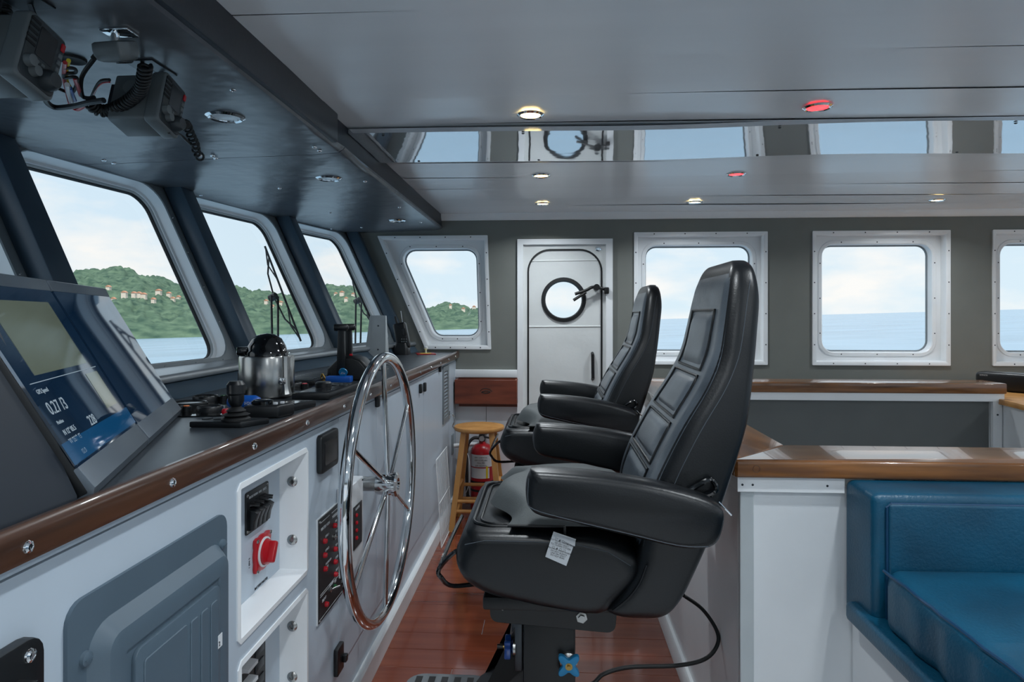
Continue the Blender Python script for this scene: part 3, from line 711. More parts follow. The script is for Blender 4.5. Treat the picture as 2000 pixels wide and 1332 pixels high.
for y in (wy0+.01, wy1-.01):
    for z in (wz0+.01, wz1-.01): screw(mb, cf(y, z, .007), (1, 0, 0), .004, .002)
obj('screw_heads', mb, 'steel', t, kind='stuff')
# white box with a small lamp panel behind the wheel
t = thing('autopilot_box', 'white surface box with a small black lamp panel behind the steering wheel', 'control box', cf(2.03, .49, 0))
obj('housing', MB().box2(cf(1.945, .495, 0), cf(2.11, .768, .034), .002, 1), 'white_plastic', t)
obj('lamp_panel', MB().box2(cf(2.0, .56, .034), cf(2.088, .695, .037), .001, 1), 'black_plastic', t)
for k in range(4): obj('lamp', MB().lathe([(.006, 0), (.006, .004), (0, .007)], cf(2.024, .665-.024*k, .037), (1, 0, 0), 12), 'red_led', t)
text('ALARMS', .012, cf(2.016, .68, .0372), (0, 1, 0), (0, 0, 1), 'white_ink', t)
for y in (1.955, 2.10):
    for z in (.505, .758): mb = MB(); screw(mb, cf(y, z, .034), (1, 0, 0), .004); obj('screw', mb, 'dark_steel', t)
# black hatch catch low on the panel
t = thing('hatch_latch', 'black upright latch strip low on the console below the wheel', 'latch', cf(1.945, .2, 0))
obj('plate', MB().prism(rpoly(rect(1.916, 1.975, .21, .292), .004, 0, 3), cf, 0, .014, .003, 2), 'black_plastic', t)
obj('thumb_tab', MB().box(cf(1.965, .245, .02), (.014, .02, .022), bevel=.003), 'black_plastic', t)
# vent grille, hook and small plate on the far doors
v = thing('vent_grille', 'grey louvred vent grille on the farthest console door', 'vent', cf(3.99, .63, 0))
obj('frame', MB().ring(cf, rect(3.885, 4.095, .635, .982), .003, [(0, 0), (0, .008), (-.03, .008), (-.034, .0)], 2), 'frame_grey', v)
for k in range(14): obj('louvre', MB().box(cf(3.99, .675+.021*k, .003), (.004, .155, .014), (0, .5, 0)), 'frame_grey', v, smooth=0)
h = thing('coat_hook', 'chrome hook hanging below the vent grille', 'hook', cf(4.12, .62, 0))
obj('plate', MB().box(cf(4.13, .655, .004), (.008, .04, .05), bevel=.003), 'chrome', h)
obj('hook', MB().tube(spl([cf(4.13, .66, .006), cf(4.13, .655, .03), cf(4.11, .62, .04), cf(4.10, .59, .03), cf(4.11, .575, .045), cf(4.13, .59, .06)]), .004, 8), 'chrome', h)
pl = obj('plate', MB().box(cf(4.28, .44, .004), (.008, .07, .13), bevel=.003), 'frame_grey', con)
# leaning white wire rack
t = thing('wire_rack', 'white wire rack leaning against the console near the stool', 'rack', (-.605, 3.76, 0))
P0, P1, P2, P3 = V((-.604, 3.58, .004)), V((-.604, 3.95, .004)), V((-.634, 3.95, .49)), V((-.634, 3.58, .49))
obj('frame', MB().tube([P0, P1, P2, P3], .003, 6, True), 'white_frame', t)
for k in range(1, 13): obj('wire', MB().tube([P0.lerp(P1, k/13), P3.lerp(P2, k/13)], .0018, 5), 'white_frame', t)
obj('cross_wire', MB().tube([P0.lerp(P3, .5)+V((.003, 0, 0)), P1.lerp(P2, .5)+V((.003, 0, 0))], .0025, 6), 'white_frame', t)
# ================================================================ steering wheel
wc = V((-.565, 2.185, .722)); RW = .431
t = thing('steering_wheel', 'large polished stainless steel ship steering wheel with six spokes', 'steering wheel', (FX, wc.y, wc.z))
obj('rim', MB().tube([wc+V((0, RW*math.cos(a), RW*math.sin(a))) for a in [2*math.pi*k/96 for k in range(96)]], .0185, 14, True), 'chrome', t)
for k in range(6):
    a = math.pi/2+k*math.pi/3+.03; d = V((0, math.cos(a), math.sin(a)))
    obj('spoke', MB().tube([wc+d*.03+V((.012, 0, 0)), wc+d*(RW-.008)], .0085, 10), 'chrome', t)
obj('hub', MB().lathe([(.0, -.032), (.036, -.032), (.036, .022), (.041, .024), (.041, .034), (.034, .04), (.022, .04), (.018, .034), (0, .034)], wc+V((.008, 0, 0)), (1, 0, 0), 32), 'chrome', t)
obj('shaft', MB().lathe([(.024, 0), (.024, .06), (.024, .075)], V((FX, wc.y, wc.z)), (1, 0, 0), 24), 'steel', t)
# ================================================================ chart displays
ZT_ = 1.042
A0 = V((-.650, .868, 0)); dm = V((-.384, .923, 0)).normalized(); nm = V((.923, .384, 0)).normalized(); lean = math.atan2(.145, .265)
vm = V((0, 0, 1))*math.cos(lean)-nm*math.sin(lean); wn = nm*math.cos(lean)+V((0, 0, 1))*math.sin(lean)
hs = lambda a, b, d: A0+V((0, 0, 1.064))+dm*a+vm*(b*1.06)+wn*(d-.02)
t = thing('display_housing', 'dark slate pedestal housing behind the twin chart displays', 'housing', A0+V((-.2, .3, ZT_)))
def hsw(s, q, z):   # point along the row, back from the bottom edge, world z
    return A0+dm*s-nm*q+V((0, 0, z))
prof = [(.022, ZT_), (.022, 1.05), (.175, 1.345), (.21, 1.350), (.40, 1.23), (.40, ZT_)]
mb = MB(); mb.loft([[hsw(s, q, z) for q, z in prof] for s in (.0, .805)])
mb.prism([(-.652, 1.05), (-.80, 1.35), (-1.02, 1.24), (-1.02, ZT_), (-.652, ZT_)], XZ, .2, .86); obj('housing', mb, 'housing_dark', t)
def display(s0, s1, label, first):
    d = thing('chart_display', label, 'display', hs((s0+s1)/2, 0, 0), 'chart displays')
    obj('body', MB().prism(rpoly(rect(s0+.001, s1-.001, -.018, .315), .006, 0, 3), hs, .0, .022, .004, 2), 'black_plastic', d)
    obj('chin', MB().prism([(-.022, .0), (-.022, .020), (-.012, .030), (.022, .0262), (.022, .0)], lambda a, b, c: hs(c, a, b), s0+.0015, s1-.0015, .002, 2), 'bezel_grey', d)
    obj('top_cap', MB().prism([(.298, .0), (.298, .0262), (.318, .028), (.326, .018), (.33, -.01), (.32, -.03)], lambda a, b, c: hs(c, a, b), s0+.0015, s1-.0015, .002, 2), 'bezel_grey', d)
    g = obj('screen', MB().prism(rpoly(rect(s0+.004, s1-.004, .022, .298), .003, 0, 2), hs, .0215, .0255), 'screen_glass', d, smooth=0)
    if first:
        obj('screen_chart', MB().box(hs((s0+s1)/2, .215, .0258), (.0004, .26, .125), Matrix((wn, dm, vm)).transposed()), 'screen_map', g, smooth=0)
        obj('screen_chart', MB().box(hs(s1-.07, .105, .0258), (.0004, .07, .07), Matrix((wn, dm, vm)).transposed()), 'screen_map', g, smooth=0)
        obj('screen_strip', MB().box(hs((s0+s1)/2, .042, .0258), (.0004, .385, .034), Matrix((wn, dm, vm)).transposed()), 'screen_blue', g, smooth=0)
        obj('screen_line', MB().box(hs((s0+s1)/2, .146, .0260), (.0004, .33, .0012), Matrix((wn, dm, vm)).transposed()), 'screen_text', g, smooth=0)
        for s_, a, b, z in (('GPS Speed', .03, .13, .010), ('0.27 /3', .03, .098, .028), ('Position', .03, .083, .008), ('N 12\u00b0 05.5', .03, .066, .012), ('W 061\u00b0 45', .03, .052, .012), ('228', .15, .06, .024), ('02.0', .05, .032, .011)):
            text(s_, z, hs(s0+a, b, .0258), dm, vm, 'screen_text', g, thick=.0002)
    return d
display(.0, .380, 'left chart display lit with a dim chart and position figures', True)
display(.386, .808, 'right chart display reflecting the windscreen wiper', False)
# ================================================================ helm chairs
yc = 1.72
BT = [(1.432, .447, .462, .10), (1.428, .437, .468, .135), (1.412, .427, .476, .165), (1.38, .416, .482, .184), (1.33, .405, .483, .198), (1.26, .392, .474, .212), (1.20, .378, .466, .222),
      (1.13, .346, .455, .234), (1.05, .296, .441, .243), (.98, .258, .42, .248), (.92, .230, .40, .25), (.86, .210, .38, .25), (.79, .20, .355, .25), (.72, .183, .325, .249), (.66, .150, .297, .246), (.62, .125, .268, .236), (.606, .145, .24, .22)]
def bt(z):
    for a, b in zip(BT, BT[1:]):
        if b[0] <= z <= a[0]:
            f = (a[0]-z)/(a[0]-b[0]); return [a[k]+(b[k]-a[k])*f for k in (1, 2, 3)]
    return BT[-1][1:]
def smooth_bt(n=4):
    pts = spl([V((a, b, c)) for a, b, c, d in BT], n); ws = spl([V((a, d, 0)) for a, b, c, d in BT], n)
    return [(p.x, p.y, p.z, q.y) for p, q in zip(pts, ws)]
SB = smooth_bt()
def bt(z):
    for a, b in zip(SB, SB[1:]):
        if b[0] <= z <= a[0]:
            f = (a[0]-z)/max(1e-9, a[0]-b[0]); return [a[k]+(b[k]-a[k])*f for k in (1, 2, 3)]
    return list(SB[-1][1:])
ch = thing('helm_chair', 'near black leather helm chair with a high panelled back', 'chair', (0, yc, 0), 'helm chairs')
mb = MB(); R = []
for z, xf, xr, wd in smooth_bt():
    rf = min(.045, (xr-xf)*.48); rb = min(.02, (xr-xf)*.3)
    cx = (xf+xr)/2
    R.append([V((x, yc+y, z)) for x, y in rpoly(rect(xf, xr, -wd, wd), [rf, rb, rb, rf], 0, 5)])
back = obj('backrest', mb.loft(R), 'leather_black', ch, smooth=60)
# front face panel with quilted pads
def xfz(z): return bt(z)[0]
def front(y, z, o=0.): # point on the front of the back, y from the centre
    xf, xr, wd = bt(z); rf = min(.045, (xr-xf)*.48); k = max(0, abs(y)-(wd-rf))/rf
    return V((xf+rf*(1-math.sqrt(max(0, 1-min(k, 1)**2)))-o, yc+y, z))
PADS = [(1.305, 1.172, .115, .125), (1.146, 1.060, .128, .138), (1.034, .952, .142, .15), (.926, .84, .152, .140)]
mb = MB()
def fr_pt(a, b):
    z = 1.40+(.775-1.40)*b; hw = bt(z)[2]-.014; y = (a*2-1)*hw
    e = min(1, min(a, 1-a)*14)*min(1, min(b, 1-b)*22)
    return front(y, z, .003*math.sin(e*math.pi/2)-.0004)
mb.grid(fr_pt, 36, 60); obj('front_panel', mb, 'leather_worn_sheen', back, smooth=80)
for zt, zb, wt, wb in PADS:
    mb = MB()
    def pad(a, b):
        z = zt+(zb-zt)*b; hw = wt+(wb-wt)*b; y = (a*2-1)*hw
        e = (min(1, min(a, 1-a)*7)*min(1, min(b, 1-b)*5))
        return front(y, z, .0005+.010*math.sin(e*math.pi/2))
    mb.grid(pad, 18, 12); obj('quilted_pad', mb, 'leather_worn_sheen', back, smooth=80)
    q = [front(s*(wt if z == zt else wb)*1.05, z+(.006 if z == zt else -.006), .004) for z, s in ((zt, -1), (zt, 1), (zb, 1), (zb, -1))]
    lo = []
    for k in range(4):
        for j in range(8):
            p = q[k].lerp(q[(k+1) % 4], j/8); lo.append(front(p.y-yc, p.z, .0045))
    obj('piping', MB().tube(lo, .0035, 6, True), 'leather_black', back)
for s in (-1, 1):
    lo = [V((bt(z)[0]+.046, yc+s*(bt(z)[2]+.0006), z)) for z in [1.38-.02*k for k in range(27)]]
    obj('seam', MB().tube(lo, .0009, 5), 'seam_thread', back)
# seat
sp = [(-.219, .741), (-.214, .768), (-.198, .79), (-.17, .802), (.05, .80), (.13, .79), (.19, .76), (.205, .72), (.185, .68), (.150, .645), (.112, .614), (0, .625), (-.07, .637), (-.14, .652), (-.19, .678), (-.213, .71)]
prof = [(p.x, p.y) for p in spl([V((a, b, 0)) for a, b in sp], 3, True)]
rings = []
cx, cz = 0., .71
for y, o in ((-.245, -.035), (-.243, -.02), (-.234, -.008), (-.218, 0), (-.1, .0), (.1, .0), (.218, 0), (.234, -.008), (.243, -.02), (.245, -.035)):
    rings.append([V((x+o*(1 if x > cx else -1)*min(1, abs(x-cx)/.1), yc+y, z+o*(1 if z > cz else -1)*min(1, abs(z-cz)/.04)*.8)) for x, z in prof])
seat = obj('seat', MB().loft(rings), 'leather_black', ch, smooth=60)
mb = MB(); lo = [V((x, yc+y, .8035)) for x, y in rpoly([(-.185, -.20), (.04, -.20), (.04, .20), (-.185, .20)], .05, 0, 6)]
obj('piping', mb.tube(lo, .004, 6, True), 'leather_black', seat)
mb = MB(); lo = [V((x, yc+y, .8035)) for x, y in rpoly([(-.168, -.182), (.04, -.182), (.04, .182), (-.168, .182)], .04, 0, 6)]
obj('piping', mb.tube(lo, .003, 6, True), 'leather_black', seat)
obj('seam', MB().tube([V((x, yc-.2462, z)) for x, z in ((-.195, .775), (-.15, .785), (-.05, .785), (.06, .78), (.13, .765), (.18, .735))], .0009, 5), 'seam_thread', seat)
obj('seam', MB().tube(spl([V((x, yc-.2512, z)) for x, z in ((.215, .74), (.20, .70), (.175, .665), (.14, .635))]), .0028, 6), 'leather_black', back)
# armrests
for s, nm_ in ((-1, 0), (1, 1)):
    apr = [(-.052, .905), (-.051, .935), (-.043, .955), (-.028, .962), (.10, .954), (.215, .938), (.31, .915), (.352, .897), (.366, .878), (.362, .845), (.350, .818), (.325, .806), (.27, .806), (.16, .830), (.06, .852), (-.02, .868), (-.044, .884)]
    pr_ = [(p.x, p.y) for p in spl([V((a, b, 0)) for a, b in apr], 3, True)]
    rings = []; c0, c1 = yc+s*.252, yc+s*.335
    for f_, o in ((0, -.016), (.05, -.006), (.14, 0), (.5, .002), (.86, 0), (.95, -.006), (1, -.016)):
        y = c0+(c1-c0)*f_
        rings.append([V((x+o*(1 if x > .15 else -1)*min(1, abs(x-.15)/.15), y, z+o*(1 if z > .88 else -1)*min(1, abs(z-.88)/.03))) for x, z in pr_])
    ar = obj('armrest', MB().loft(rings), 'leather_black', ch, smooth=60)
    lo = [V((x, c1+s*.0004, z)) for x, z in ((-.046, .95), (-.048, .905), (-.036, .885), (.05, .862), (.16, .838), (.27, .814), (.33, .813))]
    obj('seam', MB().tube(spl(lo, 4), .0009, 5), 'seam_thread', ar)
    obj('armrest_bracket', MB().box((.27, yc+s*.252, .83), (.07, .016, .08), bevel=.006), 'black_metal', ar)
# recline lever, seat slide bar, base, column, knobs, footrest
obj('recline_lever', MB().tube(spl([V((x, yc-.262, z)) for x, z in ((.30, .905), (.33, .925), (.355, .935), (.365, .915), (.345, .90), (.315, .905))], 4), .006, 8), 'black_gloss', ch)
obj('armrest_pin', MB().tube([V((.358, yc-.31, .90)), V((.385, yc-.31, .872))], .002, 6), 'chrome', ch)
for s in (-1, 1): pass
obj('slide_bar', MB().tube(spl([V((-.18, yc-.2, .775-.02)), V((-.222, yc-.21, .745)), V((-.262, yc-.20, .70)), V((-.258, yc-.19, .675)), V((-.232, yc-.17, .648)), V((-.15, yc-.12, .64))], 5), .0055, 8).tube(spl([V((-.262, yc-.20, .70)), V((-.265, yc, .70)), V((-.262, yc+.2, .70))], 4), .0055, 8), 'black_gloss', ch)
def plate(y):
    return MB().prism(rpoly([(-.145, .555), (.155, .535), (.16, .60), (.12, .62), (-.13, .655), (-.15, .65)], .02, 0, 4), XZ, y, y+.008, .001, 1)
for y in (yc-.15, yc+.142): obj('side_plate', plate(y), 'black_metal', ch)
obj('seat_pan', MB().box2((-.16, yc-.19, .60), (.17, yc+.19, .632), .006), 'black_metal', ch)
for x, z in ((-.118, .598), (.075, .572)):
    obj('bolt', MB().lathe([(.014, 0), (.014, .003), (.009, .004), (.009, .011), (0, .012)], V((x, yc-.15, z)), (0, -1, 0), 6), 'steel', ch)
obj('column', MB().box2((-.068, yc-.10, .035), (.062, yc+.09, .60), .006), 'black_metal', ch)
obj('base_plate', MB().prism(rpoly(rect(-.19, .21, yc-.2, yc+.2), .03, 0, 4), XY, .0, .03, .004, 2), 'black_metal', ch)
obj('rail', MB().box2((-.09, yc-.085, .40), (-.07, yc-.055, .545), .003).box2((-.10, yc-.05, .40), (-.07, yc+.05, .55), .003), 'dark_steel', ch)
obj('footrest_arm', MB().prism([(-.07, .44), (-.105, .47), (-.068, .54), (-.06, .40), (-.19, .312), (-.21, .285), (-.2, .275), (-.05, .345)], XZ, yc-.06, yc+.05), 'black_metal', ch, smooth=0)
fo = obj('footrest', MB().prism(rpoly(rect(-.40, -.165, yc-.16, yc+.11), .05, 0, 6), XY, .262, .282, .005, 2), 'footrest_grey', ch)
for k in range(6): obj('grip_strip', MB().box2((-.375+.036*k, yc-.14, .2815), (-.357+.036*k, yc+.09, .2835)), 'rubber_black', fo, smooth=0)
def knob(name, c, ax, m, r):
    ax = V(ax); pts = []
    for k in range(48):
        th = 2*math.pi*k/48+.5; rr_ = r*(.46+.54*(.5+.5*math.cos(4*th))**1.3); pts.append((rr_*math.cos(th), rr_*math.sin(th)))
    u = ax.orthogonal().normalized(); v = ax.cross(u)
    mb = MB().prism(pts, lambda a, b, d: V(c)+u*a+v*b+ax*d, 0, .016, .003, 2)
    o = obj(name, mb, m, ch); obj('insert', MB().lathe([(.009, .0165), (.009, .017), (.004, .017), (.004, .021), (0, .021)], c, ax, 12), 'brass', o)
    obj('washer', MB().lathe([(.022, -.012), (.022, -.006), (.012, 0), (0, 0)], c, ax, 20), 'steel', o)
knob('clamp_knob', V((.045, yc-.112, .44)), V((0, -1, 0)), 'knob_blue', .034)
knob('clamp_knob', V((-.10, yc-.07, .455)), V((-1, 0, 0)), 'knob_dark_blue', .03)
obj('knob_stud', MB().cyl((-.12, yc-.07, .455), (-.135, yc-.07, .455), .006), 'black_metal', ch)
# grey cushion pad lying on the seat
pd = thing('seat_pad', 'grey contoured cushion with a white care tag on the near chair', 'cushion', (.05, yc, .80), 'seat cushions')
mb = MB(); rings = []
def pad_h(x, y):
    return .046+.012*math.sin((x+.12)*9)+.010*math.cos(y*14)+.004*noise.noise(V((x*14, y*14, 2)))
nx, ny = 26, 26
def pad_xy(a, b):
    y = (b*2-1)*.236; fr_ = -.125-.030*math.cos(y*24+1.2)+.02*(abs(y)/.236)**6
    return fr_+(.215-fr_)*a, y
def ptop(a, b):
    x, y = pad_xy(a, b); e = min(1, min(a, 1-a)*9)*min(1, min(b, 1-b)*7)
    return V((x, yc+y, .806+.012+(pad_h(x, y)-.0)*math.sin(e*math.pi/2)-.012*max(0, (x-.1)/.1)))
def pbot(a, b):
    x, y = pad_xy(a, b); e = min(1, min(a, 1-a)*9)*min(1, min(b, 1-b)*7)
    return V((x, yc+y, .806+.012-.008*e-.012*max(0, (x-.1)/.1)))
mb.grid(ptop, nx, ny); mb.grid(pbot, nx, ny); bmesh.ops.remove_doubles(mb.bm, verts=mb.bm.verts, dist=1e-5)
body = obj('cushion', mb, 'pad_fabric', pd, smooth=80)
lo = [ptop(0, k/20)-V((.002, 0, 0)) for k in range(21)]+[ptop(k/20, 0)-V((0, .002, 0)) for k in range(1, 10)][::1]
obj('zip', MB().tube([ptop(k/24, 0)-V((0, .0015, 0)) for k in range(11)], .003, 6), 'rubber_black', pd)
obj('zip_pull', MB().box(ptop(10/24, 0)-V((0, .004, .012)), (.006, .003, .026), bevel=.001), 'black_metal', pd)
pad2 = dup(pd, (0, 1.32, 0), 'grey contoured cushion on the seat of the far chair')
# care tag hangs from the near pad only
Ty = yc-.256
tg = lambda px, py: at(px, py, Y=Ty)
q = [tg(1065, 1087), tg(1106, 1105), tg(1125, 1053), tg(1081, 1038)]
mb = MB(); nrm = V((0, -1, 0))
mb.loft([[p+nrm*.0012 for p in q], [p for p in q]]); tgo = obj('care_tag', mb, 'paper', pd, smooth=0, label='white fabric care tag')
mb = MB(); q2 = [q[3].lerp(q[0], .02), q[2].lerp(q[1], .05), q[2].lerp(q[1], .22)+V((.002, -.006, 0)), q[3].lerp(q[0], .1)+V((0, -.004, 0))]
mb.loft([[p+V((0, -.003, 0)) for p in q2], [p+V((0, -.002, 0)) for p in q2]]); obj('fold', mb, 'paper', tgo, smooth=0)
xd = (q[2]-q[3]).normalized(); yd = (q[3]-q[0]).normalized(); yd = (yd-xd*yd.dot(xd)).normalized()
for k, (s_, h_) in enumerate((('TO CLEAN PILLOW', .0052), ('\u25a1 \u25b2 \u25a1 \u25a1 \u25a1', .0), ('SPOT CLEAN WATER ONLY', .0048), ('AIR DRY ONLY', .0048), ('TO CLEAN COVER:', .0056), ('', 0), ('MACHINE WASH WARM', .0048), ('DO NOT BLEACH', .0048), ('LINE DRY ONLY', .0048), ('DO NOT IRON', .0048))):
    fr_ = .15+.077*k; c = q[3].lerp(q[0], fr_).lerp(q[2].lerp(q[1], fr_), .5)-nrm*-.0015
    if h_: text(s_, h_, c, xd, yd, 'ink', tgo, align='CENTER', thick=.0001)
    else:
        mb = MB()
        for j in range(5 if k == 1 else 4):
            p = c+xd*(.0085*(j-1.8)); u_, v_ = xd*.0022, yd*.0022
            if j == 1: mb.loft([[p-u_-v_+nrm*.0001, p+u_-v_+nrm*.0001, p+v_*1.2+nrm*.0001], [p-u_-v_, p+u_-v_, p+v_*1.2]])
            else: mb.tube([p-u_-v_, p+u_-v_, p+u_+v_, p-u_+v_], .0003, 4, True)
        obj('wash_symbols', mb, 'ink', tgo, smooth=0, kind='stuff')
chair2 = dup(ch, (0, 1.32, 0), 'far black leather helm chair in front of the cabin door')
# cable curling from under the near chair
pts = [at(1335, 1163, Y=1.95), at(1372, 1190, Y=1.9), at(1400, 1232, Y=1.86), at(1400, 1262, Y=1.84), at(1375, 1288, Y=1.82), at(1320, 1300, Y=1.8), at(1230, 1303, Y=1.78), at(1180, 1316, Y=1.76), at(1158, 1335, Y=1.74), V((.06, 1.74, .30)), V((.065, 1.74, .2))]
cb = obj('power_cable', MB().tube([V((.30, 1.88, .66))]+spl(pts, 6), .0055, 8), 'cable_black', smooth=60); tag(cb, 'black cable looping from under the near chair to its column', 'cable')

# ================================================================ half-height partition, stairwell guard and counters
PX_ = .475
g = thing('wall_partition', 'white half height partition with a baseboard behind the helm chairs', 'wall', (PX_, 2.5, 0), kind='structure')
obj('panel', MB().box2((PX_, 1.68, 0), (PX_+.03, 3.50, .897)), 'white_paint', g, smooth=0)
obj('side_apron', MB().box2((PX_-.01, 1.66, .86), (PX_, 3.5, .897)), 'white_frame', g, smooth=0)
obj('baseboard', MB().prism([(PX_, 0), (PX_-.016, 0), (PX_-.016, .07), (PX_-.01, .078), (PX_, .078)], XZ, 1.66, 3.50), 'white_frame', g)
g = thing('wall_stairwell_near', 'white end panel with a metal corner strip below the near counter', 'wall', (.6, 1.66, 0), kind='structure')
obj('end_panel', MB().box2((PX_, 1.657, 0), (.80, 1.675, .87), .001, 1).box2((.8, 1.657, 0), (3.2, 1.675, .897)), 'white_paint', g, smooth=0)
obj('corner_post', MB().box2((PX_-.004, 1.648, 0), (PX_+.03, 1.664, .862), .002, 1), 'frame_metal', g)
ap = obj('apron', MB().box2((PX_-.012, 1.642, .860), (.722, 1.66, .897), .001, 1), 'white_frame', g)
mb = MB()
for x in (.475, .50, .68): screw(mb, (x, 1.642, .878), (0, -1, 0), .003, .001)
obj('screw_heads', mb, 'dark_steel', ap, kind='stuff')
g = thing('wall_stairwell_far', 'grey stairwell panel below the wooden ledge', 'wall', (1.4, 3.53, 0), kind='structure')
obj('stair_panel', MB().box2((.5, 3.527, .0), (2.28, 3.55, .887)), 'grey_panel', g, smooth=0)
ct = thing('stairwell_counter', 'varnished wooden counter with a mitred corner behind the near chair', 'counter', (.9, 1.7, .90))
zc0, zc1 = .898, .942
pr = [(0, zc0+.006), (.003, zc0+.001), (.01, zc0), (.16, zc0), (.16, zc1), (.01, zc1), (.004, zc1-.002), (.0, zc1-.009)]
L1 = [(.452, 1.64), (.64, 1.828), (.64, 3.48), (.452, 3.48)]
fr = [(.46, 1.628), (3.3, 1.628), (3.3, 1.828), (.642, 1.828), (.4535, 1.6395), (.4535, 1.634)]
obj('front_board', MB().prism(fr, XY, zc0, zc1, .007, 3), 'wood_counter', ct)
obj('side_board', MB().prism([(.4525, 1.641), (.64, 1.829), (.64, 3.5), (.4525, 3.5)], XY, zc0, zc1, .004, 2), 'wood_counter_side', ct)
obj('plug', MB().tube([V((.505+.0085*math.cos(k*math.pi/10), 1.628, .921+.0085*math.sin(k*math.pi/10))) for k in range(20)], .0006, 5, True), 'wood_trim', ct)
lg = thing('stairwell_ledge', 'long wooden ledge on a white apron below the far windows', 'ledge', (1.4, 3.6, .90))
obj('board', MB().box2((.4525, 3.502, .888), (2.355, 3.70, .942), .006, 3), 'wood_counter', lg)
obj('apron', MB().box2((.47, 3.507, .848), (2.345, 3.525, .8885), .001, 1), 'white_frame', lg)
obj('end_post', MB().box2((2.29, 3.51, .2), (2.335, 3.54, .848), .001, 1), 'white_frame', lg)
mb = MB(); screw(mb, (2.312, 3.51, .78), (0, -1, 0), .005); obj('screw', mb, 'dark_steel', lg)
cabp = [(2.345, 3.75), (2.30, 3.36), (2.15, 2.6), (3.4, 2.6), (3.4, 4.40), (2.345, 4.40)]
cb_ = thing('corner_cabinet', 'white cabinet with a wooden top at the right edge', 'cabinet', (2.9, 3.6, 0))
obj('body', MB().prism([(2.37, 3.76), (2.325, 3.37), (2.18, 2.62), (3.38, 2.62), (3.38, 4.40), (2.37, 4.40)], XY, 0, .834), 'white_paint', cb_, smooth=0)
obj('top', MB().prism(cabp, XY, .834, .862, .003, 2), 'stool_wood', cb_)
# speaker on the cabinet
sa = at(1912, 760, Y=4.1); 
t = thing('sound_speaker', 'black rounded speaker box on the wooden cabinet top', 'speaker', (2.62, 3.85, .862))
R_ = Matrix.Rotation(math.radians(-52), 3, 'Z')
c_ = V((2.645, 3.80, .9155))
obj('body', MB().box(c_, (.44, .11, .107), R_, .02, 4), 'black_plastic', t)
mb = MB(); e_ = R_ @ V((1, 0, 0)); f_ = R_ @ V((0, -1, 0))
obj('end_band', MB().box(c_+e_*.17, (.02, .114, .110), R_, .018, 3), 'black_gloss', t)
text('SONOS', .012, c_-e_*.195+f_*.0552+V((0, 0, .03)), e_, (0, 0, 1), 'white_ink', t)

# ================================================================ sofa
sf = thing('sofa', 'blue leather settee with a thick seat cushion built against the counter', 'sofa', (1.3, 1.2, .3))
bx0 = .724
obj('back_cushion', MB().box2((bx0, 1.505, .56), (3.1, 1.652, .896), .018, 4), 'leather_blue', sf, smooth=60)
obj('back_panel', MB().box2((bx0+.03, 1.496, .58), (3.08, 1.52, .878), .008, 3), 'leather_blue', sf, smooth=60)
obj('welt', MB().tube([V((bx0+.028, 1.502, .60)), V((bx0+.028, 1.502, .868)), V((bx0+.036, 1.502, .876)), V((3.08, 1.502, .876))], .0035, 6), 'blue_welt', sf)
mb = MB(); R = []
n_ = 40
def cush(y, o):
    s = []
    for x, z in rpoly(rect(bx0-.0+o, 3.05-o, .612+o*.6, .742-o*.6), .028, 0, 5):
        wv = .006*noise.noise(V((x*8, y*9, 1)))+(.005*math.sin(y*60)*math.exp(-((x-bx0)/.03)**2)*(1 if z < .72 else .2))
        crown = .018*math.sin(min(1, max(0, (x-bx0)/.5))*math.pi/2) if z > .68 else 0
        s.append(V((x+(wv if x < bx0+.1 else 0), y, z+crown+(.008*noise.noise(V((x*3, y*3, 7))) if z > .68 else 0))))
    return s
for k in range(n_+1):
    y = .25+(1.503-.25)*k/n_; e = min(k, n_-k); R.append(cush(y, {0: .03, 1: .012, 2: .003}.get(e, 0)))
obj('seat_cushion', MB().loft(R), 'leather_blue', sf, smooth=70)
obj('welt', MB().tube([V((bx0+.004+.004*noise.noise(V((k*.6, 2, 1))), 1.468-.03*k, .739+.003*noise.noise(V((k*.5, 0, 4))))) for k in range(41)], .0035, 6), 'blue_welt', sf)
obj('base_board', MB().box2((bx0-.022, .25, .572), (3.05, 1.60, .618), .012, 3), 'leather_blue', sf, smooth=60)
obj('plinth', MB().box2((bx0+.02, .3, 0), (3.05, 1.652, .574)), 'white_paint', sf, smooth=0)
# ================================================================ far corner: stool, extinguisher, box, switch
sc_ = V((-.442, 4.02, 0)); HS = .612
t = thing('wooden_stool', 'round topped wooden stool in the corner under the wooden box', 'stool', sc_)
obj('seat', MB().lathe([(0, HS-.032), (.13, HS-.032), (.152, HS-.026), (.158, HS-.014), (.154, HS-.004), (.13, HS), (0, HS-.002)], sc_, (0, 0, 1), 40), 'stool_wood', t, smooth=50)
LEG = []
for sx_, sy_ in ((-1, -1), (1, -1), (1, 1), (-1, 1)):
    a = sc_+V((sx_*.085, sy_*.085, HS-.03)); b = sc_+V((sx_*.15, sy_*.15, 0)); LEG.append((a, b))
    d = (b-a).normalized(); w1, w2 = V((.016, 0, 0)), V((0, .016, 0))
    obj('leg', MB().loft([[p-w1-w2, p+w1-w2, p+w1+w2, p-w1+w2] for p in (a, b)]), 'stool_wood', t, smooth=0)
for i, (fa, fb) in enumerate(((.70, .46), (.55, .42), (.64, .48), (.58, .45))):
    (a, b), (c, d) = LEG[i], LEG[(i+1) % 4]
    for f in ((fa, fb)[0], .86 if i % 2 else .80): obj('rung', MB().cyl(a.lerp(b, f), c.lerp(d, f), .011, seg=10), 'stool_wood', t)
e = V((-.455, 4.33, 0))
t = thing('fire_extinguisher', 'red fire extinguisher with white labels standing behind the stool', 'fire extinguisher', e)
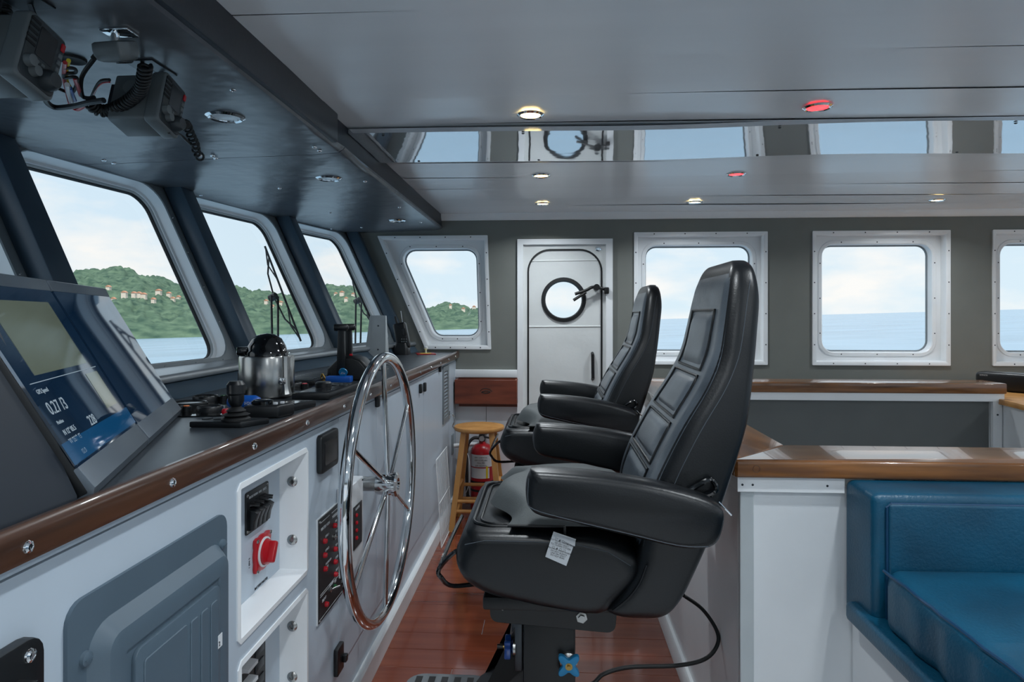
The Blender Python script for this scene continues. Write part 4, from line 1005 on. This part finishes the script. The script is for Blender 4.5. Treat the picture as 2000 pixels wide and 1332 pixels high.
obj('cylinder', MB().lathe([(0, 0), (.07, 0), (.076, .01), (.078, .03), (.078, .37), (.072, .405), (.05, .43), (.024, .44), (.02, .455), (0, .455)], e, (0, 0, 1), 32), 'red_paint', t)
obj('valve', MB().lathe([(.02, .45), (.024, .46), (.024, .49), (0, .495)], e, (0, 0, 1), 14).box(e+V((.02, -.01, .505)), (.08, .022, .014), (0, -.3, 0), .003).box(e+V((.03, -.01, .48)), (.07, .02, .012), (0, .15, 0), .003), 'dark_steel', t)
obj('gauge', MB().cyl(e+V((0, -.02, .475)), e+V((0, -.034, .475)), .018, seg=16), 'steel', t)
obj('hose', MB().tube(spl([e+V((-.015, -.015, .475)), e+V((-.06, -.03, .475)), e+V((-.095, -.045, .42)), e+V((-.10, -.05, .30)), e+V((-.095, -.05, .16)), e+V((-.09, -.05, .08))], 6), .0105, 8), 'rubber_black', t)
obj('nozzle', MB().cyl(e+V((-.09, -.05, .10)), e+V((-.088, -.05, .05)), .013, .02), 'rubber_black', t)
def wrap(name, z0, z1, a0, a1, m):
    mb = MB(); mb.grid(lambda a, b: e+V((.0785*math.sin(a0+(a1-a0)*a), -.0785*math.cos(a0+(a1-a0)*a), z0+(z1-z0)*b)), 14, 1)
    return obj(name, mb, m, t, smooth=80)
l1 = wrap('paper_label', .295, .375, -1.1, 1.1, 'paper'); wrap('picture_label', .22, .288, -1.1, .75, 'white_plastic'); wrap('yellow_strip', .22, .30, .42, .6, 'yellow')
wrap('clamp_band', .185, .20, -1.5, 1.5, 'rubber_black'); wrap('clamp_band', .13, .145, -1.5, 1.5, 'rubber_black')
for k in range(4): text(('DRY CHEMICAL', 'FIRE CLASS ABC', 'PULL PIN', 'AIM  SQUEEZE')[k], .012, e+V((0, -.0795, .355-.018*k)), (1, 0, 0), (0, 0, 1), 'ink', l1, align='CENTER')
mb = MB(); mb.loft([[e+V((x, -.0800+abs(x)*.25, z)) for x, z in ((-.05, .085), (0, .063), (.05, .085), (0, .107))], [e+V((x, -.079+abs(x)*.25, z)) for x, z in ((-.05, .085), (0, .063), (.05, .085), (0, .107))]])
dm_ = obj('diamond_label', mb, 'paper', t, smooth=0); text('ABC', .016, e+V((0, -.0805, .079)), (1, 0, 0), (0, 0, 1), 'ink', dm_, align='CENTER')
cd_ = obj('white_wire', MB().tube(spl([V((-.60, 4.42, .42)), V((-.56, 4.30, .40)), V((-.53, 4.24, .33)), V((-.53, 4.22, .2)), V((-.56, 4.22, .12)), V((-.585, 4.24, .13))], 6), .0025, 6), 'white_plastic'); tag(cd_, 'thin white wire hanging beside the fire extinguisher', 'wire')
# wooden box
t = thing('wall_box', 'shallow mahogany box hung on the wainscot above the stool', 'box', (-.43, 4.36, .68))
x0, x1, y0, y1, z0, z1 = -.64, -.222, 4.325, 4.436, .70, .862
obj('front', MB().box2((x0, y0, z0), (x1, y0+.014, z1), .002, 1), 'mahogany', t)
for x in (x0, x1-.014): obj('side', MB().box2((x, y0+.014, z0), (x+.014, y1, z1), .001, 1), 'mahogany', t)
obj('back', MB().box2((x0+.014, y1-.012, z0-.03), (x1, y1, z1+.01)), 'mahogany', t, smooth=0)
obj('floor_board', MB().box2((x0+.014, y0+.014, z0), (x1-.014, y1-.012, z0+.012)), 'mahogany', t, smooth=0)
mb = MB(); c = V((-.43, y0-.0006, .785))
mb.tube(spl([c+V((-.04, 0, .0)), c+V((-.02, 0, .018)), c+V((.02, 0, .018)), c+V((.042, 0, .0))], 6), .0022, 5).tube(spl([c+V((-.03, 0, -.004)), c+V((0, 0, .004)), c+V((.03, 0, -.002)), c+V((.0, 0, -.012)), c+V((-.03, 0, -.004))], 5), .003, 5)
obj('burnt_emblem', mb, 'rubber_black', t)
t = thing('light_switch', 'white switch plate on the grey wall right of the cabin door', 'switch', (.54, YF, .99))
obj('plate', MB().box2((.495, YF-.012, .985), (.585, YF, 1.098), .003), 'white_plastic', t)
obj('rocker', MB().box2((.52, YF-.017, 1.01), (.56, YF-.011, 1.07), .002), 'electric_grey', t)
# ================================================================ console top
Z1 = 1.042
def T(px, py): return at(px, py, Z=Z1)
# steel kettle
k0 = V((-.885, 1.985, Z1)); rk = .082
t = thing('thermos_pot', 'brushed steel air pot with a glossy black dome lid on the console', 'pot', k0)
obj('body', MB().lathe([(0, .006), (rk-.002, .006), (rk, .012), (rk, .125), (rk-.003, .13), (rk-.01, .131), (0, .131)], k0, (0, 0, 1), 48), 'steel', t)
obj('foot', MB().lathe([(0, 0), (rk-.006, 0), (rk-.004, .007), (0, .007)], k0, (0, 0, 1), 40), 'black_plastic', t)
lid = obj('lid', MB().lathe([(rk-.018, .131), (rk-.018, .142), (rk-.022, .146), (rk-.026, .160), (rk-.038, .182), (rk-.058, .195), (0, .199)], k0, (0, 0, 1), 40), 'black_gloss', t, smooth=60)
obj('spout', MB().box(k0+V((-.062, -.02, .145)), (.045, .04, .026), (0, 0, .4), .005), 'black_gloss', t)
obj('side_clip', MB().box(k0+V((rk*.86, -.05, .055)), (.012, .02, .022), (0, 0, -.5), .004), 'chrome', t)
obj('side_fin', MB().tube([k0+V((rk*.9, -.035, .13)), k0+V((rk*.92, -.035, .04)), k0+V((rk*.98, -.038, .012))], [.012, .012, .016], 8), 'steel', t)
obj('power_socket', MB().box(k0+V((-rk, .0, .06)), (.012, .03, .035), bevel=.003), 'black_plastic', t)
# gauge cluster
gp = thing('gauge_panel', 'dark instrument panel with round gauges beside the displays', 'instrument panel', T(410, 812))
q = [T(346, 816), T(462, 812), T(455, 775), T(372, 775)]
obj('plate', MB().prism([(p.x, p.y) for p in (T(346, 815), T(452, 813), T(478, 790), V((-.93, 1.95, 0)), V((-1.05, 1.95, 0)), V((-1.05, 1.62, 0)))], XY, Z1, Z1+.003), 'black_gloss', gp, smooth=0)
for px, py, r, lb in ((410, 806, .033, 0), (370, 797, .047, 0), (402, 784, .036, 0), (342, 806, .022, 0)):
    c = T(px, py)
    gg = obj('gauge', MB().lathe([(0, 0), (r, 0), (r, .014), (r*.92, .018), (r*.86, .016), (r*.85, .012), (0, .012)], c, (0, 0, 1), 32), 'black_plastic', gp)
    obj('dial', MB().lathe([(0, .0125), (r*.84, .0125), (r*.84, .0145), (0, .0145)], c, (0, 0, 1), 28), 'screen_off', gg)
for px, py, m in ((364, 805, 'orange'), (436, 783, 'green_led')):
    c = T(px, py); b_ = obj('push_button', MB().lathe([(0, 0), (.013, 0), (.013, .014), (.011, .016), (0, .016)], c, (0, 0, 1), 20), 'black_plastic', gp)
    obj('button_cap', MB().lathe([(0, .0155), (.008, .0155), (.007, .018), (0, .018)], c, (0, 0, 1), 16), m, b_)
c = T(441, 812); b_ = obj('red_button', MB().lathe([(.010, .006), (.0105, .012), (.008, .018), (0, .019)], c, (0, 0, 1), 16), 'red_led', gp); obj('collar', MB().lathe([(0, 0), (.013, 0), (.013, .005), (.009, .007), (0, .007)], c, (0, 0, 1), 16), 'chrome', b_)
g2 = thing('small_gauge_panel', 'second instrument panel with gauges right of the steel pot', 'instrument panel', T(585, 755))
obj('plate', MB().prism([(p.x, p.y) for p in (T(566, 762), T(598, 763), T(622, 750), T(575, 742))], XY, Z1, Z1+.003), 'black_gloss', g2, smooth=0)
c = T(572, 757); gg = obj('gauge', MB().lathe([(0, 0), (.033, 0), (.033, .014), (.03, .018), (.028, .013), (0, .013)], c, (0, 0, 1), 28), 'black_plastic', g2)
for px, py, m in ((595, 757, 'red_led'), (576, 745, 'green_led')):
    c = T(px, py); b_ = obj('push_button', MB().lathe([(0, 0), (.013, 0), (.013, .013), (0, .014)], c, (0, 0, 1), 18), 'black_plastic', g2); obj('button_cap', MB().lathe([(0, .0135), (.009, .0135), (.008, .016), (0, .016)], c, (0, 0, 1), 14), m, b_)
# joystick
j = T(478, 826)+V((0, .035, 0)); j.z = Z1
t = thing('joystick_unit', 'black joystick control on a flat base at the console edge', 'joystick', j)
ba = [T(385, 834), T(487, 834), T(516, 818), T(430, 818)]
obj('base', MB().prism([(-.822, 1.435), (-.70, 1.435), (-.662, 1.50), (-.79, 1.51)], XY, Z1, Z1+.014, .003, 2), 'black_plastic', t)
j = V((-.725, 1.462, Z1+.014))
obj('boot', MB().lathe([(0, 0), (.032, 0), (.032, .004), (.024, .010), (.031, .013), (.018, .019), (.022, .022), (.010, .032), (0, .033)], j, (0, 0, 1), 24), 'rubber_black', t, smooth=50)
obj('grip', MB().lathe([(.007, .028), (.013, .034), (.018, .044), (.018, .058), (.0205, .062), (.0205, .082), (.015, .09), (0, .091)], j, (0, 0, 1), 12), 'black_plastic', t, smooth=30)
for k in range(3): obj('key', MB().box((-.80+.028*k, 1.475, Z1+.0145), (.018, .02, .003), bevel=.001), 'radio_face', t)
# throttle style control box, handset, autopilot pad
t = thing('control_dial_box', 'black box with a round dial behind the joystick', 'control box', T(520, 812))
obj('body', MB().prism([(-.755, 1.555), (-.672, 1.575), (-.655, 1.635), (-.76, 1.64)], XY, Z1, Z1+.032, .006, 3), 'black_plastic', t)
obj('dial', MB().lathe([(0, 0), (.026, 0), (.026, .008), (.02, .011), (0, .011)], V((-.725, 1.60, Z1+.032)), (0, 0, 1), 24), 'black_gloss', t)
for k in range(2): obj('key', MB().box((-.690+.01*k, 1.597+.018*k, Z1+.034), (.009, .009, .006), bevel=.001), 'paper', t)
t = thing('handset_tablet', 'small black handset with a glossy screen lying on the console edge', 'handset', T(575, 797))
obj('body', MB().prism([(-.745, 1.675), (-.683, 1.690), (-.655, 1.79), (-.725, 1.79)], XY, Z1, Z1+.018, .004, 2), 'black_plastic', t)
obj('screen', MB().prism([(-.735, 1.69), (-.690, 1.70), (-.672, 1.765), (-.722, 1.765)], XY, Z1+.0178, Z1+.0186), 'black_gloss', t, smooth=0)
t = thing('autopilot_pad', 'wide black autopilot keypad with a rotary knob', 'keypad', T(630, 770))
obj('body', MB().prism([(-.775, 1.905), (-.665, 1.925), (-.66, 2.22), (-.765, 2.22)], XY, Z1, Z1+.022, .005, 2), 'black_plastic', t)
obj('screen', MB().prism([(-.76, 1.93), (-.68, 1.945), (-.675, 2.02), (-.755, 2.02)], XY, Z1+.0218, Z1+.0226), 'screen_off', t, smooth=0)
obj('knob', MB().lathe([(0, 0), (.026, 0), (.026, .013), (.021, .018), (0, .018)], V((-.735, 2.07, Z1+.022)), (0, 0, 1), 24), 'black_plastic', t)
for k in range(6): obj('key', MB().box((-.745+.03*(k % 3), 2.12+.04*(k//3), Z1+.023), (.022, .026, .004), bevel=.001), 'radio_face', t)
# floats
t = thing('key_float', 'rounded blue key float beside the joystick', 'key float', T(490, 805))
c = at(484, 786, Z=Z1+.02); pts = [c+V((.05*math.cos(a)*(1), 0, 0)) for a in (0, 1)]
obj('float', MB().tube([c+V((-.055, 0, 0)), c+V((-.052, 0, 0)), c+V((-.04, 0, 0)), c+V((.02, 0, 0)), c+V((.032, 0, 0)), c+V((.035, 0, 0))], [.006, .014, .0195, .0195, .014, .005], 20), 'blue_plastic', t, smooth=60)
obj('chain', coil([c+V((.03, -.012, .004)), c+V((.045, -.02, -.006)), c+V((.05, -.03, -.014))], .003, .0012, 5), 'brass', t)
text('H2O', .012, c+V((.0, -.0197, -.004)), (1, 0, 0), (0, 0, 1), 'white_ink', t)
t = thing('key_tag_block', 'flat blue foam key block in front of the throttle levers', 'key float', T(660, 745))
c = V((-.80, 2.425, Z1+.012))
obj('block', MB().box(c, (.094, .045, .024), (0, 0, .05), .003), 'blue_plastic', t)
obj('round_tag', MB().cyl(c+V((.018, -.012, .026)), c+V((.018, -.007, .028)), .0165, seg=24), 'knob_blue', t)
text('ZG', .013, c+V((.018, -.0125, .021)), (1, 0, 0), (0, 0, 1), 'white_ink', t, align='CENTER')
obj('keys', MB().tube(spl([c+V((-.05, 0, -.004)), c+V((-.06, .0, .012)), c+V((-.066, 0, .02)), c+V((-.07, 0, .006)), c+V((-.06, 0, -.002))], 5, ), .003, 6).box(c+V((-.065, 0, -.006)), (.03, .02, .008), bevel=.002), 'brass', t)
# twin throttle
c = V((-.79, 2.53, Z1))
t = thing('throttle_control', 'black twin lever engine throttle on the console', 'throttle', c)
hp = [(-.085, 0), (.09, 0), (.088, .045), (.05, .085), (.012, .098), (-.03, .092), (-.082, .045)]
obj('housing', MB().prism([(c.x+a, c.z+b) for a, b in hp], XZ, c.y-.035, c.y+.06, .006, 3), 'black_plastic', t)
obj('side_cover', MB().prism([(c.x+a*.82+.004, c.z+b*.85+.003) for a, b in hp], XZ, c.y-.042, c.y-.034, .003, 2), 'rubber_black', t)
for k, (dy, dx) in enumerate(((-.05, -.02), (.03, -.016))):
    lv = obj('lever', MB().prism([(c.x+dx-.018, c.z+.02), (c.x+dx+.018, c.z+.02), (c.x+dx+.013, c.z+.2), (c.x+dx-.012, c.z+.2)], XZ, c.y+dy-.008, c.y+dy+.008, .003, 2), 'black_plastic', t)
    obj('handle', MB().tube([V((c.x+dx-.03, c.y+dy, c.z+.207)), V((c.x+dx-.026, c.y+dy, c.z+.207)), V((c.x+dx+.022, c.y+dy, c.z+.207)), V((c.x+dx+.028, c.y+dy, c.z+.207))], [.005, .0135, .0135, .005], 14), 'black_plastic', lv, smooth=60)
obj('status_lamp', MB().box((c.x+.012, c.y-.03, c.z+.10), (.012, .008, .008), bevel=.002), 'red_led', t)
for px, py, nm in ((715, 720, 0),): pass
# rotary switches and small plates beyond the wheel rim
for i, (px, py, lb) in enumerate(((736, 722, 'grey rotary knob on a steel plate behind the wheel rim'), (748, 712, 'second rotary knob farther along behind the wheel rim'))):
    p = T(px, py); t = thing('rotary_switch', lb, 'switch', p, 'rotary switches')
    obj('plate', MB().box(p+V((0, 0, .002)), (.09, .09, .004), bevel=.001), 'steel', t)
    obj('knob', MB().lathe([(.024, .004), (.02, .012), (.016, .03), (.013, .034), (0, .034)], p, (0, 0, 1), 16), 'radio_plastic', t)
# thin flat tray near backsplash
t = thing('flat_keyboard', 'thin dark keyboard lying behind the blue key block', 'keyboard', (-.92, 2.45, Z1)); obj('body', MB().box((-.93, 2.50, Z1+.008), (.13, .36, .016), (0, 0, .05), .003), 'black_plastic', t)
for k in range(8): obj('key_row', MB().box((-.93, 2.36+.04*k, Z1+.0165), (.1, .03, .003), (0, 0, .05), .001), 'radio_face', t)
# tall grey stand and handheld radio
p = T(735, 699)+V((0, .05, 0)); p.z = Z1
t = thing('device_stand', 'tall tapered grey metal stand on the far part of the console', 'stand', p)
def q4(h, a, b, ox): return [p+V((ox-a, -b, h)), p+V((ox+a, -b, h)), p+V((ox+a, b, h)), p+V((ox-a, b, h))]
obj('body', MB().loft([q4(0, .062, .05, -.01), q4(.25, .04, .04, -.002)]), 'frame_metal', t, smooth=0)
obj('front_plate', MB().loft([[p+V((x, -.051-.0*h+.008*(h/.25), h)) for x in (-.03, .055)]+[p+V((x, -.049+.008*(h/.25), h)) for x in (.055, -.03)] for h in (0, .252)]), 'frame_metal', t, smooth=0)
for h in (.05, .19): mb = MB(); screw(mb, p+V((.01, -.051+.008*(h/.25), h)), (0, -1, 0), .005); obj('screw', mb, 'dark_steel', t)
p = T(783, 693)+V((0, .03, 0)); p.z = Z1
t = thing('handheld_radio', 'black handheld radio with a short aerial in its charging cradle', 'radio', p)
obj('cradle', MB().loft([[p+V((x*s, y*s, h)) for x, y in rpoly(rect(-.05, .05, -.05, .05), .02, 0, 4)] for h, s in ((0, 1), (.04, .95), (.075, .7))]), 'black_plastic', t, smooth=50)
Rr = Matrix.Rotation(math.radians(-12), 3, 'Y')
obj('body', MB().box(p+V((.0, 0, .12)), (.085, .06, .17), Rr, .016, 3), 'black_plastic', t)
obj('display', MB().box(p+V((.02, -.031, .145)), (.026, .003, .045), Rr, .001, 1), 'screen_off', t)
for k in range(6): obj('key', MB().box(p+V((.006+.014*(k % 3), -.031, .10-.016*(k//3))), (.008, .003, .008), Rr, .001, 1), 'radio_plastic', t)
obj('aerial', MB().tube([p+V((-.03, .0, .19)), p+V((-.036, 0, .21)), p+V((-.045, 0, .245))], [.009, .008, .006], 10), 'rubber_black', t)
obj('belt_clip', MB().tube([p+V((.0, .02, .19)), p+V((-.012, .02, .28))], .003, 6), 'chrome', t)
# leaflet, tray and pin at the far end
p = T(830, 692); t = thing('red_leaflet', 'red leaflet with yellow print lying at the far end of the console', 'leaflet', p)
obj('sheet', MB().box(p+V((0, .02, .003)), (.12, .13, .006), (0, 0, .3), .001, 1), 'red_paint', t); obj('print', MB().box(p+V((0, .02, .0063)), (.07, .08, .0006), (0, 0, .3)), 'yellow', t, smooth=0)
obj('clear_knob', MB().lathe([(.006, 0), (.006, .02), (.014, .03), (.012, .042), (0, .046)], p+V((.0, .03, .006)), (0, 0, 1), 14), 'lamp_white', t)
p = T(855, 687); t = thing('parts_tray', 'flat grey tray next to the red leaflet against the side wall', 'tray', p+V((0, .09, 0)))
obj('tray', MB().box(p+V((-.01, .09, .012)), (.13, .14, .02), bevel=.003), 'frame_grey', t); obj('lid', MB().box(p+V((-.01, .09, .026)), (.14, .15, .008), bevel=.002), 'steel', t)
# ================================================================ overhead radios
def radio(A, label, sc, hx):
    a = V((0, -.29, -.957)).normalized(); b = V((0, .957, -.29)).normalized(); n = V((1, 0, 0))
    Hh, Ww, Dd = .128*sc, .088*sc, .115*sc
    f = lambda u, v, d: A+b*u+a*v+n*d
    t = thing('marine_radio', label, 'radio', A, 'overhead radios')
    obj('body', MB().prism(rpoly(rect(.004, Ww-.004, .006, Hh-.006), .008, 0, 3), f, -Dd, -.03*sc, .003, 2), 'radio_plastic', t)
    fc = obj('faceplate', MB().prism(rpoly(rect(0, Ww, 0, Hh), .012, 0, 4), f, -.03*sc, .004, .006, 3), 'radio_plastic', t)
    obj('face_panel', MB().prism(rpoly(rect(.005, Ww-.005, .006, Hh-.006), .010, 0, 4), f, .003, .0056, .001, 1), 'radio_face', fc)
    obj('screen', MB().prism(rpoly(rect(Ww*.30, Ww*.74, Hh*.12, Hh*.56), .003, 0, 2), f, .0054, .0064), 'screen_off', fc, smooth=0)
    for k in range(5): obj('speaker_slot', MB().box(f(Ww*.16, Hh*(.12+.085*k), .0058), (.002, .020*sc, .005*sc), Matrix((n, b, a)).transposed()), 'gap_dark', fc, smooth=0)
    obj('distress_button', MB().prism(rpoly(rect(Ww*.83, Ww*.93, Hh*.10, Hh*.22), .002, 0, 2), f, .005, .0085, .001, 1), 'red_plastic', fc)
    for u, v, r in ((.2, .72, .011), (.36, .80, .010)): obj('knob', MB().lathe([(r, 0), (r*.9, .012), (0, .013)], f(Ww*u, Hh*v, .005), n, 14), 'radio_plastic', fc)
    obj('channel_knob', MB().lathe([(.019*sc, 0), (.018*sc, .012), (.013*sc, .02), (0, .02)], f(Ww*.70, Hh*.78, .005), n, 20), 'radio_face', fc)
    for k in range(5): obj('key', MB().box(f(Ww*.87, Hh*(.30+.11*k), .006), (.003, .008*sc, .009*sc), Matrix((n, b, a)).transposed(), .001, 1), 'radio_plastic', fc)
    for k in range(3): obj('key', MB().box(f(Ww*(.26+.14*k), Hh*.63, .006), (.003, .008*sc, .006*sc), Matrix((n, b, a)).transposed(), .001, 1), 'radio_plastic', fc)
    # bracket up to the soffit
    c = f(Ww*.5, 0, -.06*sc); zt = zs(c.x)+.001
    obj('bracket', MB().tube([f(Ww+.006, Hh*.35, -.05*sc), f(Ww+.006, -.012, -.05*sc), V((c.x, c.y+.03, zt)), V((c.x, c.y-.03, zt)), f(-.006, -.0, -.05*sc), f(-.006, Hh*.35, -.05*sc)], .005, 6), 'dark_steel', t)
    obj('bracket_plate', MB().box2((c.x-.035*sc, c.y-.05*sc, zt-.004), (c.x+.035*sc, c.y+.05*sc, zt), .001, 1), 'dark_steel', t)
    obj('bracket_knob', MB().cyl(f(-.002, Hh*.42, -.062*sc), f(-.016, Hh*.42, -.062*sc), .016*sc, seg=16), 'radio_plastic', t)
    obj('heat_sink', MB().box(f(Ww*.5, Hh*.5, -Dd-.008), (.016, .06*sc, .08*sc), Matrix((n, b, a)).transposed(), .002, 1), 'dark_steel', t)
    return f, Hh, Ww, Dd
A2 = at(322, 136, Y=1.42); f2, H2, W2, D2_ = radio(A2, 'grey marine radio with a coiled cord in the middle of the soffit', 1.0, 0)
A1 = at(57, 14, Y=1.07); f1, H1, W1, D1_ = radio(A1, 'grey marine radio cut off by the upper left corner', 1.02, 0)
# microphone on its clip
m0 = at(228, 100, Z=1.835)
t = thing('radio_microphone', 'grey fist microphone clipped under the soffit between the radios', 'microphone', m0)
ax = V((.0, .35, -.94)).normalized()
u = V((1, -.1, 0)).normalized(); v = ax.cross(u).normalized()
mb = MB(); outl = rpoly([(-.040, -.024), (.028, -.03), (.042, -.012), (.042, .014), (.028, .03), (-.040, .024)], .01, 0, 4)
rings = [[m0+u*(a*s)+v*(b*s)+ax*h for a, b in outl] for h, s in ((-.018, .86), (-.015, .97), (-.004, 1), (.006, .98), (.016, .85), (.02, .62))]
obj('shell', mb.loft(rings), 'radio_plastic', t, smooth=45)
obj('grille', MB().lathe([(.0, .0), (.017, 0), (.016, .003), (0, .004)], m0+u*.012+ax*.019, ax, 24), 'radio_face', t)
for k in range(6): obj('grille_slot', MB().box(m0+u*.012+v*(-.012+.005*k)+ax*.0232, (.026-abs(k-2.5)*.004, .0016, .001), Matrix((u, v, ax)).transposed()), 'gap_dark', t, smooth=0)
obj('talk_key', MB().box(m0+u*-.0+v*-.03, (.03, .008, .014), Matrix((u, v, ax)).transposed(), .002), 'radio_face', t)
zz = zs(m0.x)
obj('clip', MB().box2((m0.x-.025, m0.y-.02, zz-.006), (m0.x+.035, m0.y+.02, zz+.001), .002).cyl(m0-ax*.016, V((m0.x, m0.y-.005, zz-.002)), .008, seg=12), 'chrome', t)
obj('cord_boot', MB().cyl(m0-u*.038, m0-u*.055-V((0, 0, .012)), .008, .005), 'rubber_black', t)
def S(px, py, Z): return at(px, py, Z=Z)
obj('lead', MB().tube(spl([m0-u*.05-V((0, 0, .01)), S(160, 150, 1.80), S(160, 185, 1.78), S(172, 192, 1.775), S(184, 190, 1.775)], 6), .0045, 8), 'cable_black', t)
o = obj('coiled_cord', coil([S(284, 128, 1.815), S(281, 150, 1.80), S(274, 175, 1.785), S(258, 192, 1.775), S(236, 206, 1.765), S(212, 216, 1.76), S(190, 214, 1.76), S(175, 200, 1.768)], .0115, .0038, 26), 'cable_black', smooth=70); tag(o, 'thick coiled microphone cord looping across the middle radio', 'cord')
o = obj('coiled_cord', coil([f2(W2*.95, H2*.72, .008), S(364, 243, 1.765), S(372, 262, 1.755), S(381, 282, 1.745), S(384, 298, 1.735), S(391, 306, 1.73), S(383, 309, 1.728)], .009, .003, 12), 'cable_black', smooth=70); tag(o, 'thin coiled cord dangling from the lower end of the middle radio', 'cord')
o = obj('radio_lead', MB().tube(spl([f2(W2*.62, H2, .0), S(350, 262, 1.745), S(366, 276, 1.742), S(382, 292, 1.738)], 6), .003, 8), 'cable_black'); tag(o, 'straight black lead from the middle radio to the dangling coil', 'cable')
o = obj('coiled_cord', coil([at(4, -60, Y=1.15), at(2, 0, Y=1.15), at(6, 40, Y=1.15), at(-4, 80, Y=1.15)], .013, .0042, 13), 'cable_black', smooth=70); tag(o, 'coiled cord hanging at the extreme upper left corner', 'cord')
WIR = [('cable_black', .006, [(-20, 168), (20, 168), (50, 160), (62, 150)], 1.755, 'thick black cable running left below the first radio'),
       ('red_plastic', .0025, [(-20, 178), (20, 176), (48, 170), (60, 162)], 1.753, 'thin red wire below the first radio'),
       ('cable_black', .006, [(84, 180), (92, 200), (110, 210), (145, 207), (175, 200), (203, 196)], 1.765, 'thick black cable joining the two radios'),
       ('yellow', .004, [(134, 118), (129, 140), (131, 160), (140, 175)], 1.79, 'yellow wire between the radios'),
       ('red_plastic', .004, [(127, 122), (125, 150), (130, 175), (138, 205), (152, 214), (168, 205)], 1.785, 'long red wire between the radios'),
       ('white_plastic', .005, [(131, 165), (134, 182), (139, 198)], 1.775, 'cream wire connector between the radios'),
       ('blue_plastic', .0045, [(136, 172), (141, 184), (146, 196)], 1.778, 'blue wire connector between the radios'),
       ('red_plastic', .0045, [(146, 152), (152, 170), (158, 186)], 1.78, 'short red wire connector beside the blue one'),
       ('cable_black', .0035, [(178, 192), (188, 170), (198, 158), (214, 156)], 1.79, 'black power wires curving into the back of the middle radio'),
       ('red_plastic', .0022, [(178, 196), (186, 176), (198, 163), (214, 160)], 1.788, 'thin red power wire into the back of the middle radio'),
       ('cable_black', .0035, [(124, 132), (145, 134), (147, 142), (128, 144), (126, 152), (150, 152), (144, 178), (132, 180), (112, 172)], 1.785, 'black lead twisted in a loop beside the first radio')]
for m, r, pts, Z, lb in WIR:
    o = obj('radio_wire', MB().tube(spl([S(a, b, Z+.004*math.sin(k)) for k, (a, b) in enumerate(pts)], 6), r, 8), m); tag(o, lb, 'wire')
p = S(140, 118, 1.868)
o = obj('cable_hole', MB().lathe([(.022, 0), (.028, -.004), (.03, 0), (.022, .002)], V((p.x, p.y, zs(p.x)+.001)), (0, 0, 1), 20), 'gap_dark', pn[0])

o = obj('drain_pipe', MB().cyl((-.648, 4.30, .425), (-.50, 4.40, .42), .014, seg=14), 'white_plastic'); tag(o, 'short white pipe between the console end and the wainscot behind the stool', 'pipe')
